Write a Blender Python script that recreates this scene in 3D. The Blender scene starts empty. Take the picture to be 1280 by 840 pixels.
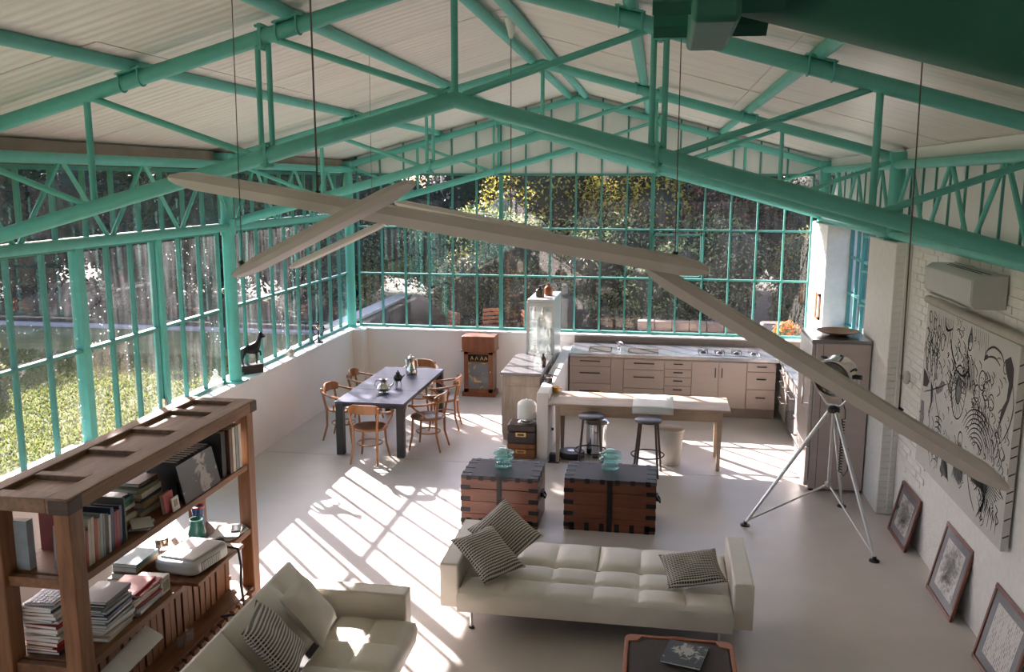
import bpy, bmesh, math, random
import numpy as np
from mathutils import Vector, Matrix, Euler
PI = math.pi
scn = bpy.context.scene
C = scn.collection
rnd = random.Random(7)

# ------------------------------------------------------------------ camera
cam_d = bpy.data.cameras.new('camera'); cam = bpy.data.objects.new('camera', cam_d); C.objects.link(cam)
RC = ((0.98678089, 0.16203315, 0.00295539), (0.03070746, -0.16903999, -0.98513072), (-0.15912426, 0.97219892, -0.17178106))
mw = Matrix.Identity(4)
for r in range(3):
    mw[r][0] = RC[0][r]; mw[r][1] = -RC[1][r]; mw[r][2] = -RC[2][r]
mw[0][3], mw[1][3], mw[2][3] = 0, 0, 3.65
cam.matrix_world = mw
cam_d.sensor_width = 36; cam_d.lens = 1110 / 1280 * 36; cam_d.clip_start = 0.02; cam_d.clip_end = 300
scn.camera = cam

# ------------------------------------------------------------------ sky, sun, exposure
w = bpy.data.worlds.new('sky'); scn.world = w; w.use_nodes = True
nt = w.node_tree; nt.nodes.clear()
sky = nt.nodes.new('ShaderNodeTexSky'); sky.sky_type = 'NISHITA'; sky.sun_disc = False
sky.sun_elevation = math.radians(27.4); sky.sun_rotation = math.radians(-43)
sky.air_density = 1.0; sky.dust_density = 3.0; sky.ozone_density = 1.0
hsv = nt.nodes.new('ShaderNodeHueSaturation'); hsv.inputs['Saturation'].default_value = 0.95
bg = nt.nodes.new('ShaderNodeBackground'); bg.inputs['Strength'].default_value = 0.42
out = nt.nodes.new('ShaderNodeOutputWorld')
nt.links.new(sky.outputs[0], hsv.inputs['Color']); tint = nt.nodes.new('ShaderNodeMix'); tint.data_type = 'RGBA'; tint.blend_type = 'MULTIPLY'; tint.inputs[0].default_value = 1.0; tint.inputs[7].default_value = (0.97, 0.95, 1.12, 1)
nt.links.new(hsv.outputs[0], tint.inputs[6]); nt.links.new(tint.outputs[2], bg.inputs[0]); nt.links.new(bg.outputs[0], out.inputs[0])
sun_d = bpy.data.lights.new('sun', 'SUN'); sun_d.energy = 28.0; sun_d.angle = math.radians(0.55); sun_d.color = (1.0, 0.90, 0.85)
sun = bpy.data.objects.new('sun', sun_d); C.objects.link(sun)
SUN_DIR = Vector((1.33, -1.42, -1.0)).normalized()
sun.rotation_euler = SUN_DIR.to_track_quat('-Z', 'Y').to_euler(); sun.location = (-12, 24, 14)
vs = scn.view_settings; vs.view_transform = 'Standard'; vs.look = 'None'; vs.gamma = 1.0; vs.use_curve_mapping = False
vs.exposure = 0.5
scn.cycles.max_bounces = 12; scn.cycles.diffuse_bounces = 6; scn.cycles.transparent_max_bounces = 16
scn.cycles.caustics_reflective = False; scn.cycles.caustics_refractive = False
scn.cycles.sample_clamp_indirect = 6.0

# ------------------------------------------------------------------ materials
MATS = {}
def nodes_of(name):
    m = bpy.data.materials.new(name); m.use_nodes = True; t = m.node_tree
    return m, t, t.nodes['Principled BSDF'], t.nodes['Material Output']
def N(t, kind, **kw):
    n = t.nodes.new(kind)
    for k, v in kw.items():
        if k in n.inputs: n.inputs[k].default_value = v
        else: setattr(n, k, v)
    return n
def ramp(t, stops):
    r = t.nodes.new('ShaderNodeValToRGB'); e = r.color_ramp.elements
    while len(e) < len(stops): e.new(0.5)
    for i, (p, c) in enumerate(stops): e[i].position = p; e[i].color = (*c, 1) if len(c) == 3 else c
    return r
def plain(name, col, rough=0.5, metal=0.0, var=0.10, scale=6.0, bump=0.0, bscale=60.0, coat=0.0, stretch=(1, 1, 1), spec=0.5, trans=0.0):
    """colour with mottled variation, optional fine relief"""
    if name in MATS: return MATS[name]
    m, t, b, o = nodes_of(name)
    tc = N(t, 'ShaderNodeTexCoord'); mp = N(t, 'ShaderNodeMapping'); mp.inputs['Scale'].default_value = stretch
    t.links.new(tc.outputs['Object'], mp.inputs[0])
    n = N(t, 'ShaderNodeTexNoise', Scale=scale, Detail=5.0, Roughness=0.6); t.links.new(mp.outputs[0], n.inputs['Vector'])
    lo = tuple(max(0, c * (1 - var)) for c in col); hi = tuple(min(1, c * (1 + var)) for c in col)
    r = ramp(t, [(0.3, lo), (0.7, hi)]); t.links.new(n.outputs['Fac'], r.inputs[0]); t.links.new(r.outputs[0], b.inputs['Base Color'])
    b.inputs['Roughness'].default_value = rough; b.inputs['Metallic'].default_value = metal
    b.inputs['Specular IOR Level'].default_value = spec
    b.inputs['Coat Weight'].default_value = coat; b.inputs['Coat Roughness'].default_value = 0.15
    if trans: b.inputs['Transmission Weight'].default_value = trans
    if bump:
        n2 = N(t, 'ShaderNodeTexNoise', Scale=bscale, Detail=3.0); t.links.new(mp.outputs[0], n2.inputs['Vector'])
        bp = N(t, 'ShaderNodeBump', Strength=bump, Distance=0.01); t.links.new(n2.outputs['Fac'], bp.inputs['Height']); t.links.new(bp.outputs[0], b.inputs['Normal'])
    MATS[name] = m
    return m
def wood(name, c1, c2, axis=1, rough=0.5, scale=5.0, coat=0.0, knots=0.0):
    if name in MATS: return MATS[name]
    m, t, b, o = nodes_of(name)
    tc = N(t, 'ShaderNodeTexCoord'); mp = N(t, 'ShaderNodeMapping')
    s = [9.0, 9.0, 9.0]; s[axis] = 0.8; mp.inputs['Scale'].default_value = s
    t.links.new(tc.outputs['Object'], mp.inputs[0])
    n = N(t, 'ShaderNodeTexNoise', Scale=scale, Detail=6.0, Roughness=0.65, Distortion=0.6); t.links.new(mp.outputs[0], n.inputs['Vector'])
    r = ramp(t, [(0.28, c1), (0.5, tuple((a + d) / 2 for a, d in zip(c1, c2))), (0.72, c2)]); t.links.new(n.outputs['Fac'], r.inputs[0])
    colr = r.outputs[0]
    n3 = N(t, 'ShaderNodeTexNoise', Scale=2.2, Detail=3.0); t.links.new(tc.outputs['Object'], n3.inputs['Vector'])
    r3 = ramp(t, [(0.35, (0.62, 0.6, 0.58)), (0.65, (1.08, 1.05, 1.02))]); t.links.new(n3.outputs['Fac'], r3.inputs[0])
    mx = N(t, 'ShaderNodeMix', data_type='RGBA', blend_type='MULTIPLY'); mx.inputs[0].default_value = 0.6
    t.links.new(colr, mx.inputs[6]); t.links.new(r3.outputs[0], mx.inputs[7]); colr = mx.outputs[2]
    if knots:
        v = N(t, 'ShaderNodeTexVoronoi', Scale=knots); t.links.new(tc.outputs['Object'], v.inputs['Vector'])
        rk = ramp(t, [(0.06, (0.12, 0.1, 0.09)), (0.12, (1, 1, 1))]); t.links.new(v.outputs['Distance'], rk.inputs[0])
        mk = N(t, 'ShaderNodeMix', data_type='RGBA', blend_type='MULTIPLY'); mk.inputs[0].default_value = 0.85
        t.links.new(colr, mk.inputs[6]); t.links.new(rk.outputs[0], mk.inputs[7]); colr = mk.outputs[2]
    t.links.new(colr, b.inputs['Base Color']); b.inputs['Roughness'].default_value = rough
    b.inputs['Coat Weight'].default_value = coat; b.inputs['Coat Roughness'].default_value = 0.2
    bp = N(t, 'ShaderNodeBump', Strength=0.25, Distance=0.004); t.links.new(n.outputs['Fac'], bp.inputs['Height']); t.links.new(bp.outputs[0], b.inputs['Normal'])
    MATS[name] = m
    return m
def leaf_mat(name, cols, rough=0.4):
    if name in MATS: return MATS[name]
    m, t, b, o = nodes_of(name)
    g = N(t, 'ShaderNodeNewGeometry'); k = len(cols)
    r = ramp(t, [(i / max(1, k - 1), c) for i, c in enumerate(cols)]); t.links.new(g.outputs['Random Per Island'], r.inputs[0])
    t.links.new(r.outputs[0], b.inputs['Base Color']); b.inputs['Roughness'].default_value = rough
    tr = N(t, 'ShaderNodeBsdfTranslucent'); t.links.new(r.outputs[0], tr.inputs[0])
    mx = N(t, 'ShaderNodeMixShader'); mx.inputs[0].default_value = 0.5
    t.links.new(b.outputs[0], mx.inputs[1]); t.links.new(tr.outputs[0], mx.inputs[2]); t.links.new(mx.outputs[0], o.inputs['Surface'])
    MATS[name] = m
    return m
def schlick(t, f0, f90):
    lw = N(t, 'ShaderNodeLayerWeight', Blend=0.5)
    pw = N(t, 'ShaderNodeMath', operation='POWER'); t.links.new(lw.outputs['Facing'], pw.inputs[0]); pw.inputs[1].default_value = 5.0
    mr = N(t, 'ShaderNodeMapRange'); mr.inputs['To Min'].default_value = f0; mr.inputs['To Max'].default_value = f90; t.links.new(pw.outputs[0], mr.inputs[0])
    return mr
def pane_mat(name, dirt=0.05, specks=0.5, tint=(0.975, 0.97, 0.975)):
    if name in MATS: return MATS[name]
    m, t, b, o = nodes_of(name); t.nodes.remove(b)
    tr = N(t, 'ShaderNodeBsdfTransparent'); tr.inputs[0].default_value = (*tint, 1)
    gl = N(t, 'ShaderNodeBsdfGlossy', Roughness=0.02)
    fr = schlick(t, 0.035, 0.75)
    m1 = N(t, 'ShaderNodeMixShader'); t.links.new(fr.outputs[0], m1.inputs[0]); t.links.new(tr.outputs[0], m1.inputs[1]); t.links.new(gl.outputs[0], m1.inputs[2])
    tl = N(t, 'ShaderNodeBsdfTranslucent'); tl.inputs[0].default_value = (0.8, 0.82, 0.84, 1)
    tc = N(t, 'ShaderNodeTexCoord')
    n1 = N(t, 'ShaderNodeTexNoise', Scale=1.3, Detail=6.0); t.links.new(tc.outputs['Object'], n1.inputs['Vector'])
    mp = N(t, 'ShaderNodeMapping'); mp.inputs['Scale'].default_value = (7, 7, 1.0); t.links.new(tc.outputs['Object'], mp.inputs[0])
    n3 = N(t, 'ShaderNodeTexNoise', Scale=2.0, Detail=3.0); t.links.new(mp.outputs[0], n3.inputs['Vector'])
    mulr = N(t, 'ShaderNodeMath', operation='MULTIPLY'); t.links.new(n1.outputs['Fac'], mulr.inputs[0]); t.links.new(n3.outputs['Fac'], mulr.inputs[1])
    mr = N(t, 'ShaderNodeMapRange'); mr.inputs['From Min'].default_value = 0.18; mr.inputs['From Max'].default_value = 0.42
    mr.inputs['To Min'].default_value = dirt * 0.25; mr.inputs['To Max'].default_value = dirt * 2.2; t.links.new(mulr.outputs[0], mr.inputs[0])
    v = N(t, 'ShaderNodeTexVoronoi', Scale=16.0); t.links.new(tc.outputs['Object'], v.inputs['Vector'])
    ms = N(t, 'ShaderNodeMapRange'); ms.inputs['From Min'].default_value = 0.10; ms.inputs['From Max'].default_value = 0.16
    ms.inputs['To Min'].default_value = specks; ms.inputs['To Max'].default_value = 0.0; t.links.new(v.outputs['Distance'], ms.inputs[0])
    n2 = N(t, 'ShaderNodeTexNoise', Scale=1.7, Detail=2.0); t.links.new(tc.outputs['Object'], n2.inputs['Vector'])
    mk = N(t, 'ShaderNodeMapRange'); mk.inputs['From Min'].default_value = 0.5; mk.inputs['From Max'].default_value = 0.42; t.links.new(n2.outputs['Fac'], mk.inputs[0])
    mm = N(t, 'ShaderNodeMath', operation='MULTIPLY'); t.links.new(ms.outputs[0], mm.inputs[0]); t.links.new(mk.outputs[0], mm.inputs[1])
    ad = N(t, 'ShaderNodeMath', operation='MAXIMUM'); t.links.new(mr.outputs[0], ad.inputs[0]); t.links.new(mm.outputs[0], ad.inputs[1])
    m2 = N(t, 'ShaderNodeMixShader'); t.links.new(ad.outputs[0], m2.inputs[0]); t.links.new(m1.outputs[0], m2.inputs[1]); t.links.new(tl.outputs[0], m2.inputs[2])
    t.links.new(m2.outputs[0], o.inputs['Surface']); MATS[name] = m
    return m
def clear_glass(name, tint, gloss_ior=1.45, base=0.0):
    """thin-walled coloured glass: see-through with reflections"""
    if name in MATS: return MATS[name]
    m, t, b, o = nodes_of(name); t.nodes.remove(b)
    tr = N(t, 'ShaderNodeBsdfTransparent'); tr.inputs[0].default_value = (*tint, 1)
    gl = N(t, 'ShaderNodeBsdfGlossy', Roughness=0.05)
    df = N(t, 'ShaderNodeBsdfTranslucent'); df.inputs[0].default_value = (*tint, 1)
    md = N(t, 'ShaderNodeMixShader'); md.inputs[0].default_value = base
    t.links.new(tr.outputs[0], md.inputs[1]); t.links.new(df.outputs[0], md.inputs[2])
    fr = schlick(t, 0.05, 0.8)
    mx = N(t, 'ShaderNodeMixShader'); t.links.new(fr.outputs[0], mx.inputs[0]); t.links.new(md.outputs[0], mx.inputs[1]); t.links.new(gl.outputs[0], mx.inputs[2])
    t.links.new(mx.outputs[0], o.inputs['Surface']); MATS[name] = m
    return m
def check_fabric(name, dark, light, sx, sy, axis=(0, 1)):
    """woven dark stripes broken by a finer cross weave (houndstooth look)"""
    if name in MATS: return MATS[name]
    m, t, b, o = nodes_of(name)
    tc = N(t, 'ShaderNodeTexCoord'); sp = N(t, 'ShaderNodeSeparateXYZ'); t.links.new(tc.outputs['Object'], sp.inputs[0])
    def sq(i, s, thr, off=None):
        mu = N(t, 'ShaderNodeMath', operation='MULTIPLY'); t.links.new(sp.outputs[i], mu.inputs[0]); mu.inputs[1].default_value = s
        src = mu.outputs[0]
        if off is not None:
            a = N(t, 'ShaderNodeMath', operation='ADD'); t.links.new(src, a.inputs[0]); t.links.new(off, a.inputs[1]); src = a.outputs[0]
        fr = N(t, 'ShaderNodeMath', operation='FRACT'); t.links.new(src, fr.inputs[0])
        g = N(t, 'ShaderNodeMath', operation='GREATER_THAN'); t.links.new(fr.outputs[0], g.inputs[0]); g.inputs[1].default_value = thr
        return g.outputs[0]
    a = sq(axis[0], sx, 0.45); c = sq(axis[1], sy, 0.18)
    mu = N(t, 'ShaderNodeMath', operation='MULTIPLY'); t.links.new(a, mu.inputs[0]); t.links.new(c, mu.inputs[1])
    mx = N(t, 'ShaderNodeMix', data_type='RGBA'); t.links.new(mu.outputs[0], mx.inputs[0]); mx.inputs[6].default_value = (*light, 1); mx.inputs[7].default_value = (*dark, 1)
    t.links.new(mx.outputs[2], b.inputs['Base Color']); b.inputs['Roughness'].default_value = 0.9; b.inputs['Sheen Weight'].default_value = 0.2
    n2 = N(t, 'ShaderNodeTexNoise', Scale=250.0); bp = N(t, 'ShaderNodeBump', Strength=0.3, Distance=0.003)
    t.links.new(tc.outputs['Object'], n2.inputs['Vector']); t.links.new(n2.outputs['Fac'], bp.inputs['Height']); t.links.new(bp.outputs[0], b.inputs['Normal'])
    MATS[name] = m
    return m

TEAL = plain('teal_paint', (0.125, 0.46, 0.40), rough=0.45, var=0.07, scale=9, bump=0.05, bscale=40, spec=0.35)
BARS = plain('teal_window_bars', (0.07, 0.28, 0.245), rough=0.42, var=0.08, scale=9)
WHITE = plain('white_plaster', (0.82, 0.765, 0.745), rough=0.75, var=0.03, scale=1.5, bump=0.12, bscale=25)
SILLW = plain('white_sill', (0.82, 0.81, 0.79), rough=0.5, var=0.03)
BRICK = plain('white_painted_brick', (0.78, 0.77, 0.73), rough=0.55, var=0.05, scale=14, bump=0.5, bscale=45)
PANELW = plain('white_panel', (0.80, 0.80, 0.80), rough=0.5, var=0.03, scale=2)
STEEL = plain('brushed_steel', (0.62, 0.58, 0.55), rough=0.34, metal=0.85, var=0.08, scale=4, stretch=(1, 1, 14))
STEEL_TOP = plain('steel_worktop', (0.52, 0.54, 0.57), rough=0.22, metal=0.9, var=0.12, scale=5)
CHROME = plain('chrome', (0.75, 0.75, 0.76), rough=0.12, metal=1.0, var=0.03)
DARKM = plain('dark_metal', (0.035, 0.033, 0.032), rough=0.4, metal=0.4, var=0.2)
BLACK = plain('black_plastic', (0.015, 0.015, 0.017), rough=0.45, var=0.2)
DARKHOLE = plain('dark_gap', (0.02, 0.018, 0.016), rough=0.9, var=0.1)
GLASS_L = pane_mat('window_glass_rain_spotted', dirt=0.012, specks=0.30)
GLASS_B = pane_mat('window_glass', dirt=0.0022, specks=0.04)

# ------------------------------------------------------------------ geometry helpers
class MB:
    def __init__(s): s.v = []; s.f = []
    def add(s, vs, fs):
        o = len(s.v); s.v += [tuple(p) for p in vs]; s.f += [tuple(i + o for i in f) for f in fs]; return s
    def box(s, x0, x1, y0, y1, z0, z1, M=None):
        vs = [(x0, y0, z0), (x1, y0, z0), (x1, y1, z0), (x0, y1, z0), (x0, y0, z1), (x1, y0, z1), (x1, y1, z1), (x0, y1, z1)]
        if M is not None: vs = [M @ Vector(p) for p in vs]
        return s.add(vs, [(3, 2, 1, 0), (4, 5, 6, 7), (0, 1, 5, 4), (1, 2, 6, 5), (2, 3, 7, 6), (3, 0, 4, 7)])
    def cbox(s, c, d, rot=(0, 0, 0)):
        M = Matrix.Translation(c) @ Euler(rot).to_matrix().to_4x4()
        return s.box(-d[0] / 2, d[0] / 2, -d[1] / 2, d[1] / 2, -d[2] / 2, d[2] / 2, M)
    def path(s, pts, r, n=8, closed=False, flat=1.0, upv=None):
        pts = [Vector(p) for p in pts]; k = len(pts); rs = r if isinstance(r, (list, tuple)) else [r] * k
        o = len(s.v); prev = None
        for i, p in enumerate(pts):
            if closed: d = pts[(i + 1) % k] - pts[i - 1]
            else: d = pts[min(i + 1, k - 1)] - pts[max(i - 1, 0)]
            d.normalize()
            if prev is None:
                a = Vector(upv) if upv else (Vector((0, 0, 1)) if abs(d.z) < 0.9 else Vector((1, 0, 0)))
            else: a = prev
            u = (a - d * a.dot(d)).normalized(); q = d.cross(u); prev = u
            for j in range(n):
                t = 2 * PI * j / n
                s.v.append(tuple(p + (u * math.cos(t) * flat + q * math.sin(t)) * rs[i]))
        m = k if closed else k - 1
        for i in range(m):
            i2 = (i + 1) % k
            for j in range(n):
                j2 = (j + 1) % n
                s.f.append((o + i * n + j, o + i * n + j2, o + i2 * n + j2, o + i2 * n + j))
        if not closed:
            s.f.append(tuple(o + j for j in range(n))[::-1]); s.f.append(tuple(o + (k - 1) * n + j for j in range(n)))
        return s
    def tube(s, a, b, r, r2=None, n=12): return s.path([a, b], [r, r if r2 is None else r2], n)
    def bar(s, a, b, w, h, up=(0, 0, 1)):
        a = Vector(a); b = Vector(b); d = (b - a).normalized(); u = Vector(up); u = (u - d * u.dot(d)).normalized(); q = d.cross(u)
        vs = []
        for p in (a, b):
            for (i, j) in ((-1, -1), (1, -1), (1, 1), (-1, 1)): vs.append(p + q * (i * w / 2) + u * (j * h / 2))
        return s.add(vs, [(0, 1, 2, 3), (7, 6, 5, 4), (0, 4, 5, 1), (1, 5, 6, 2), (2, 6, 7, 3), (3, 7, 4, 0)])
    def lathe(s, prof, n=20, c=(0, 0, 0), M=None):
        o = len(s.v)
        for (r, z) in prof:
            for j in range(n):
                t = 2 * PI * j / n; p = Vector((c[0] + r * math.cos(t), c[1] + r * math.sin(t), c[2] + z))
                s.v.append(tuple(M @ p if M is not None else p))
        for i in range(len(prof) - 1):
            for j in range(n):
                j2 = (j + 1) % n; s.f.append((o + i * n + j, o + i * n + j2, o + (i + 1) * n + j2, o + (i + 1) * n + j))
        if prof[0][0] > 1e-6: s.f.append(tuple(o + j for j in range(n))[::-1])
        if prof[-1][0] > 1e-6: s.f.append(tuple(o + (len(prof) - 1) * n + j for j in range(n)))
        return s
    def ball(s, c, r, n=14, m=8):
        rx, ry, rz = r if isinstance(r, (tuple, list)) else (r, r, r)
        o = len(s.v)
        for i in range(m + 1):
            ph = -PI / 2 + PI * i / m
            for j in range(n):
                t = 2 * PI * j / n; s.v.append((c[0] + rx * math.cos(ph) * math.cos(t), c[1] + ry * math.cos(ph) * math.sin(t), c[2] + rz * math.sin(ph)))
        for i in range(m):
            for j in range(n):
                j2 = (j + 1) % n; s.f.append((o + i * n + j, o + i * n + j2, o + (i + 1) * n + j2, o + (i + 1) * n + j))
        return s
    def prism(s, poly, h0, h1, axis='z'):
        """closed 2D outline pushed from h0 to h1 along an axis"""
        k = len(poly)
        def P(a, b, h): return (a, b, h) if axis == 'z' else ((a, h, b) if axis == 'y' else (h, a, b))
        vs = [P(a, b, h0) for a, b in poly] + [P(a, b, h1) for a, b in poly]
        return s.add(vs, [tuple(range(k))[::-1], tuple(range(k, 2 * k))] + [(i, (i + 1) % k, k + (i + 1) % k, k + i) for i in range(k)])
    def sheet(s, nx, ny, fn, thick=None):
        o = len(s.v)
        for j in range(ny + 1):
            for i in range(nx + 1): s.v.append(tuple(fn(i / nx, j / ny)))
        for j in range(ny):
            for i in range(nx):
                a = o + j * (nx + 1) + i; s.f.append((a, a + 1, a + nx + 2, a + nx + 1))
        return s
    def mesh(s, name, mat, smooth=True):
        me = bpy.data.meshes.new(name); me.from_pydata(s.v, [], s.f)
        bm = bmesh.new(); bm.from_mesh(me); bmesh.ops.remove_doubles(bm, verts=bm.verts, dist=1e-6)
        bmesh.ops.recalc_face_normals(bm, faces=bm.faces); bm.to_mesh(me); bm.free()
        if mat: me.materials.append(mat)
        if smooth:
            me.polygons.foreach_set('use_smooth', [True] * len(me.polygons)); me.set_sharp_from_angle(angle=math.radians(38))
        return me
    def build(s, name, mat, parent=None, smooth=True, bevel=0.0, seg=2, loc=None, rot=None):
        o = bpy.data.objects.new(name, s.mesh(name, mat, smooth)); C.objects.link(o)
        if parent is not None: o.parent = parent
        if loc: o.location = loc
        if rot: o.rotation_euler = rot
        if bevel:
            b = o.modifiers.new('bevel', 'BEVEL'); b.width = bevel; b.segments = seg; b.limit_method = 'ANGLE'; b.angle_limit = math.radians(40)
            b.harden_normals = False
        return o
def tag(o, label=None, cat=None, group=None, kind=None):
    if label: o['label'] = label
    if cat: o['category'] = cat
    if group: o['group'] = group
    if kind: o['kind'] = kind
    return o
def thing(name, label, cat, loc=(0, 0, 0), rz=0.0, group=None):
    o = bpy.data.objects.new(name, None); C.objects.link(o); o.location = loc; o.rotation_euler = (0, 0, rz); o.empty_display_size = 0.1
    return tag(o, label, cat, group)
def struct(name, loc=(0, 0, 0)):
    o = bpy.data.objects.new(name, None); C.objects.link(o); o.location = loc; o['kind'] = 'structure'; o.empty_display_size = 0.1
    return o
def inst(src, parent, loc=(0, 0, 0), rot=(0, 0, 0), scale=(1, 1, 1), name=None):
    """another object on the same mesh"""
    me = src.data if hasattr(src, 'data') and src.type == 'MESH' else src
    o = bpy.data.objects.new(name or (src.name.split('.')[0]), me); C.objects.link(o); o.parent = parent
    o.location = loc; o.rotation_euler = rot; o.scale = scale
    return o
def copy_tree(o, parent=None):
    c = o.copy(); C.objects.link(c); c.parent = parent
    for ch in o.children: copy_tree(ch, c)
    return c
def bx(name, mat, parent, x0, x1, y0, y1, z0, z1, bevel=0.0, seg=2):
    return MB().box(x0, x1, y0, y1, z0, z1).build(name, mat, parent, smooth=bool(bevel), bevel=bevel, seg=seg)

# ================================================================== THE SETTING
XL, XR, YB, RX = -5.45, 2.66, 15.15, -1.38          # window plane left, right wall face, back window plane, ridge
SILL, TR1, HEAD_B, EAVE = 1.08, 2.03, 2.85, 3.76
SLOPE = 0.272
def roof_z(x, base=5.115): return base - SLOPE * abs(x - RX)

# floor: polished pale screed in two pours
def floor_mat():
    m, t, b, o = nodes_of('polished_screed')
    tc = N(t, 'ShaderNodeTexCoord'); n = N(t, 'ShaderNodeTexNoise', Scale=0.7, Detail=8.0, Roughness=0.65); t.links.new(tc.outputs['Object'], n.inputs['Vector'])
    r = ramp(t, [(0.3, (0.54, 0.50, 0.475)), (0.55, (0.61, 0.565, 0.535)), (0.75, (0.67, 0.625, 0.595))]); t.links.new(n.outputs['Fac'], r.inputs[0]); t.links.new(r.outputs[0], b.inputs['Base Color'])
    n2 = N(t, 'ShaderNodeTexNoise', Scale=2.5, Detail=5.0); t.links.new(tc.outputs['Object'], n2.inputs['Vector'])
    mr = N(t, 'ShaderNodeMapRange'); mr.inputs['To Min'].default_value = 0.22; mr.inputs['To Max'].default_value = 0.48; t.links.new(n2.outputs['Fac'], mr.inputs[0]); t.links.new(mr.outputs[0], b.inputs['Roughness'])
    b.inputs['Specular IOR Level'].default_value = 0.45
    return m
FLOORM = floor_mat()
fl = struct('floor')
bx('floor_slab', FLOORM, fl, -5.6, 3.0, -3.0, 10.995, -0.12, 0.0)
bx('floor_slab', FLOORM, fl, -5.6, 3.0, 11.003, 15.35, -0.12, 0.0)
bx('floor_bed', DARKHOLE, fl, -5.6, 3.0, -3.0, 15.35, -0.3, -0.125)

# low masonry under the glazing, left side, with a doorway
wl = struct('wall_left')
for y0, y1 in ((-3.0, 7.62), (9.04, 15.35)):
    bx('low_wall', WHITE, wl, -5.62, -5.25, y0, y1, 0.0, SILL - 0.04)
    bx('sill', SILLW, wl, -5.64, -5.235, y0, y1, SILL - 0.04, SILL, bevel=0.008)
wb = struct('wall_back')
bx('low_wall', WHITE, wb, -5.25, 2.66, 14.95, 15.35, 0.0, SILL - 0.04)
bx('sill', SILLW, wb, -5.235, 2.66, 14.93, 15.37, SILL - 0.04, SILL, bevel=0.008)
bx('corner_pier', WHITE, wb, -5.25, -5.05, 14.72, 14.95, 0.0, SILL - 0.002)

# glazing helper: one pane object for every light, bars proud of the glass
def glazing(win, axis, fixed, cuts, rows, glass, bar_w=0.030, bar_d=0.05, heavy=(), skip=None):
    def place(o_name, mat, a0, a1, z0, z1, d):
        if axis == 'x': return bx(o_name, mat, win, a0, a1, fixed - d / 2, fixed + d / 2, z0, z1)
        return bx(o_name, mat, win, fixed - d / 2, fixed + d / 2, a0, a1, z0, z1)
    for i in range(len(cuts) - 1):
        for j in range(len(rows) - 1):
            if skip and skip(cuts[i], rows[j]): continue
            place('pane', glass, cuts[i] + bar_w * 0.4, cuts[i + 1] - bar_w * 0.4, rows[j] + 0.012, rows[j + 1] - 0.012, 0.006)
    for i, c in enumerate(cuts):
        wv = bar_w * (2.2 if i in heavy else 1.0)
        place('mullion', BARS, c - wv / 2, c + wv / 2, rows[0], rows[-1], bar_d)
    for j, z in enumerate(rows):
        h = 0.032 if 0 < j < len(rows) - 1 else 0.04
        place('transom', BARS, cuts[0], cuts[-1], z - h / 2, z + h / 2, bar_d * 1.25)

win_b = struct('window_1')
bc = [-5.24 + 0.4275 * i for i in range(19)]
glazing(win_b, 'x', YB, bc, [SILL + 0.02, TR1, HEAD_B, EAVE], GLASS_B, heavy=(6, 12))
# hinged light standing a little open in the second row
sash = MB()
x0, x1, z0, z1 = bc[12] + 0.02, bc[14] - 0.02, TR1 + 0.03, HEAD_B - 0.06
for a, b_, c, d in ((x0, x1, z0, z0 + 0.03), (x0, x1, z1 - 0.03, z1), (x0, x0 + 0.03, z0, z1), (x1 - 0.03, x1, z0, z1)): sash.box(a, b_, YB - 0.07, YB - 0.03, c, d)
sash.build('sash', BARS, win_b, smooth=False)

win_l = struct('window_2')
lc_far = [10.60 + 0.455 * i for i in range(11)]
lc_mid = [9.04, 9.48, 9.93, 10.40]
lc_near = [7.62 - 0.455 * i for i in range(24)][::-1]
for cuts in (lc_near, lc_mid, lc_far): glazing(win_l, 'y', XL, cuts, [SILL + 0.02, TR1, 3.01], GLASS_L)
win_u = struct('window_3')
glazing(win_u, 'y', XL - 0.02, [-3.0 + 0.4525 * i for i in range(41)], [3.09, EAVE], GLASS_L, bar_w=0.026)
# garden door: two leaves of three lights
door = struct('door_1')
glazing(door, 'y', XL, [7.70, 8.12, 8.53, 8.96], [0.06, 1.05, TR1, 3.01], GLASS_L, bar_w=0.034)
bx('door_post', TEAL, door, XL - 0.05, XL + 0.05, 7.60, 7.70, 0.0, 3.03)
bx('door_post', TEAL, door, XL - 0.06, XL + 0.06, 8.96, 9.05, 0.0, 3.03)
MB().box(XL + 0.03, XL + 0.06, 8.90, 8.95, 1.02, 1.24).tube((XL + 0.07, 8.93, 1.15), (XL + 0.12, 8.93, 1.15), 0.012).tube((XL + 0.11, 8.94, 1.15), (XL + 0.11, 8.80, 1.15), 0.011).build('door_handle', CHROME, door)

# gable infill above the back glazing, one panel for every bay
for i in range(18):
    a, b_ = bc[i] + 0.012, bc[i + 1] - 0.012
    mid = RX if a < RX < b_ else None
    poly = [(a, EAVE + 0.02), (b_, EAVE + 0.02), (b_, roof_z(b_) - 0.01)] + ([(RX, roof_z(RX) - 0.01)] if mid else []) + [(a, roof_z(a) - 0.01)]
    MB().prism(poly, YB - 0.01, YB + 0.02, 'y').build('gable_panel', PANELW, wb, smooth=False)
    bx('gable_bar', BARS, wb, bc[i] - 0.014, bc[i] + 0.014, YB - 0.035, YB + 0.01, EAVE, roof_z(bc[i]) - 0.005)
MB().prism([(-5.75, EAVE), (3.1, EAVE), (3.1, roof_z(3.1)), (RX, roof_z(RX)), (-5.75, roof_z(-5.75))], YB + 0.03, YB + 0.08, 'y').build('gable_backing', PANELW, wb, smooth=False)

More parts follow.
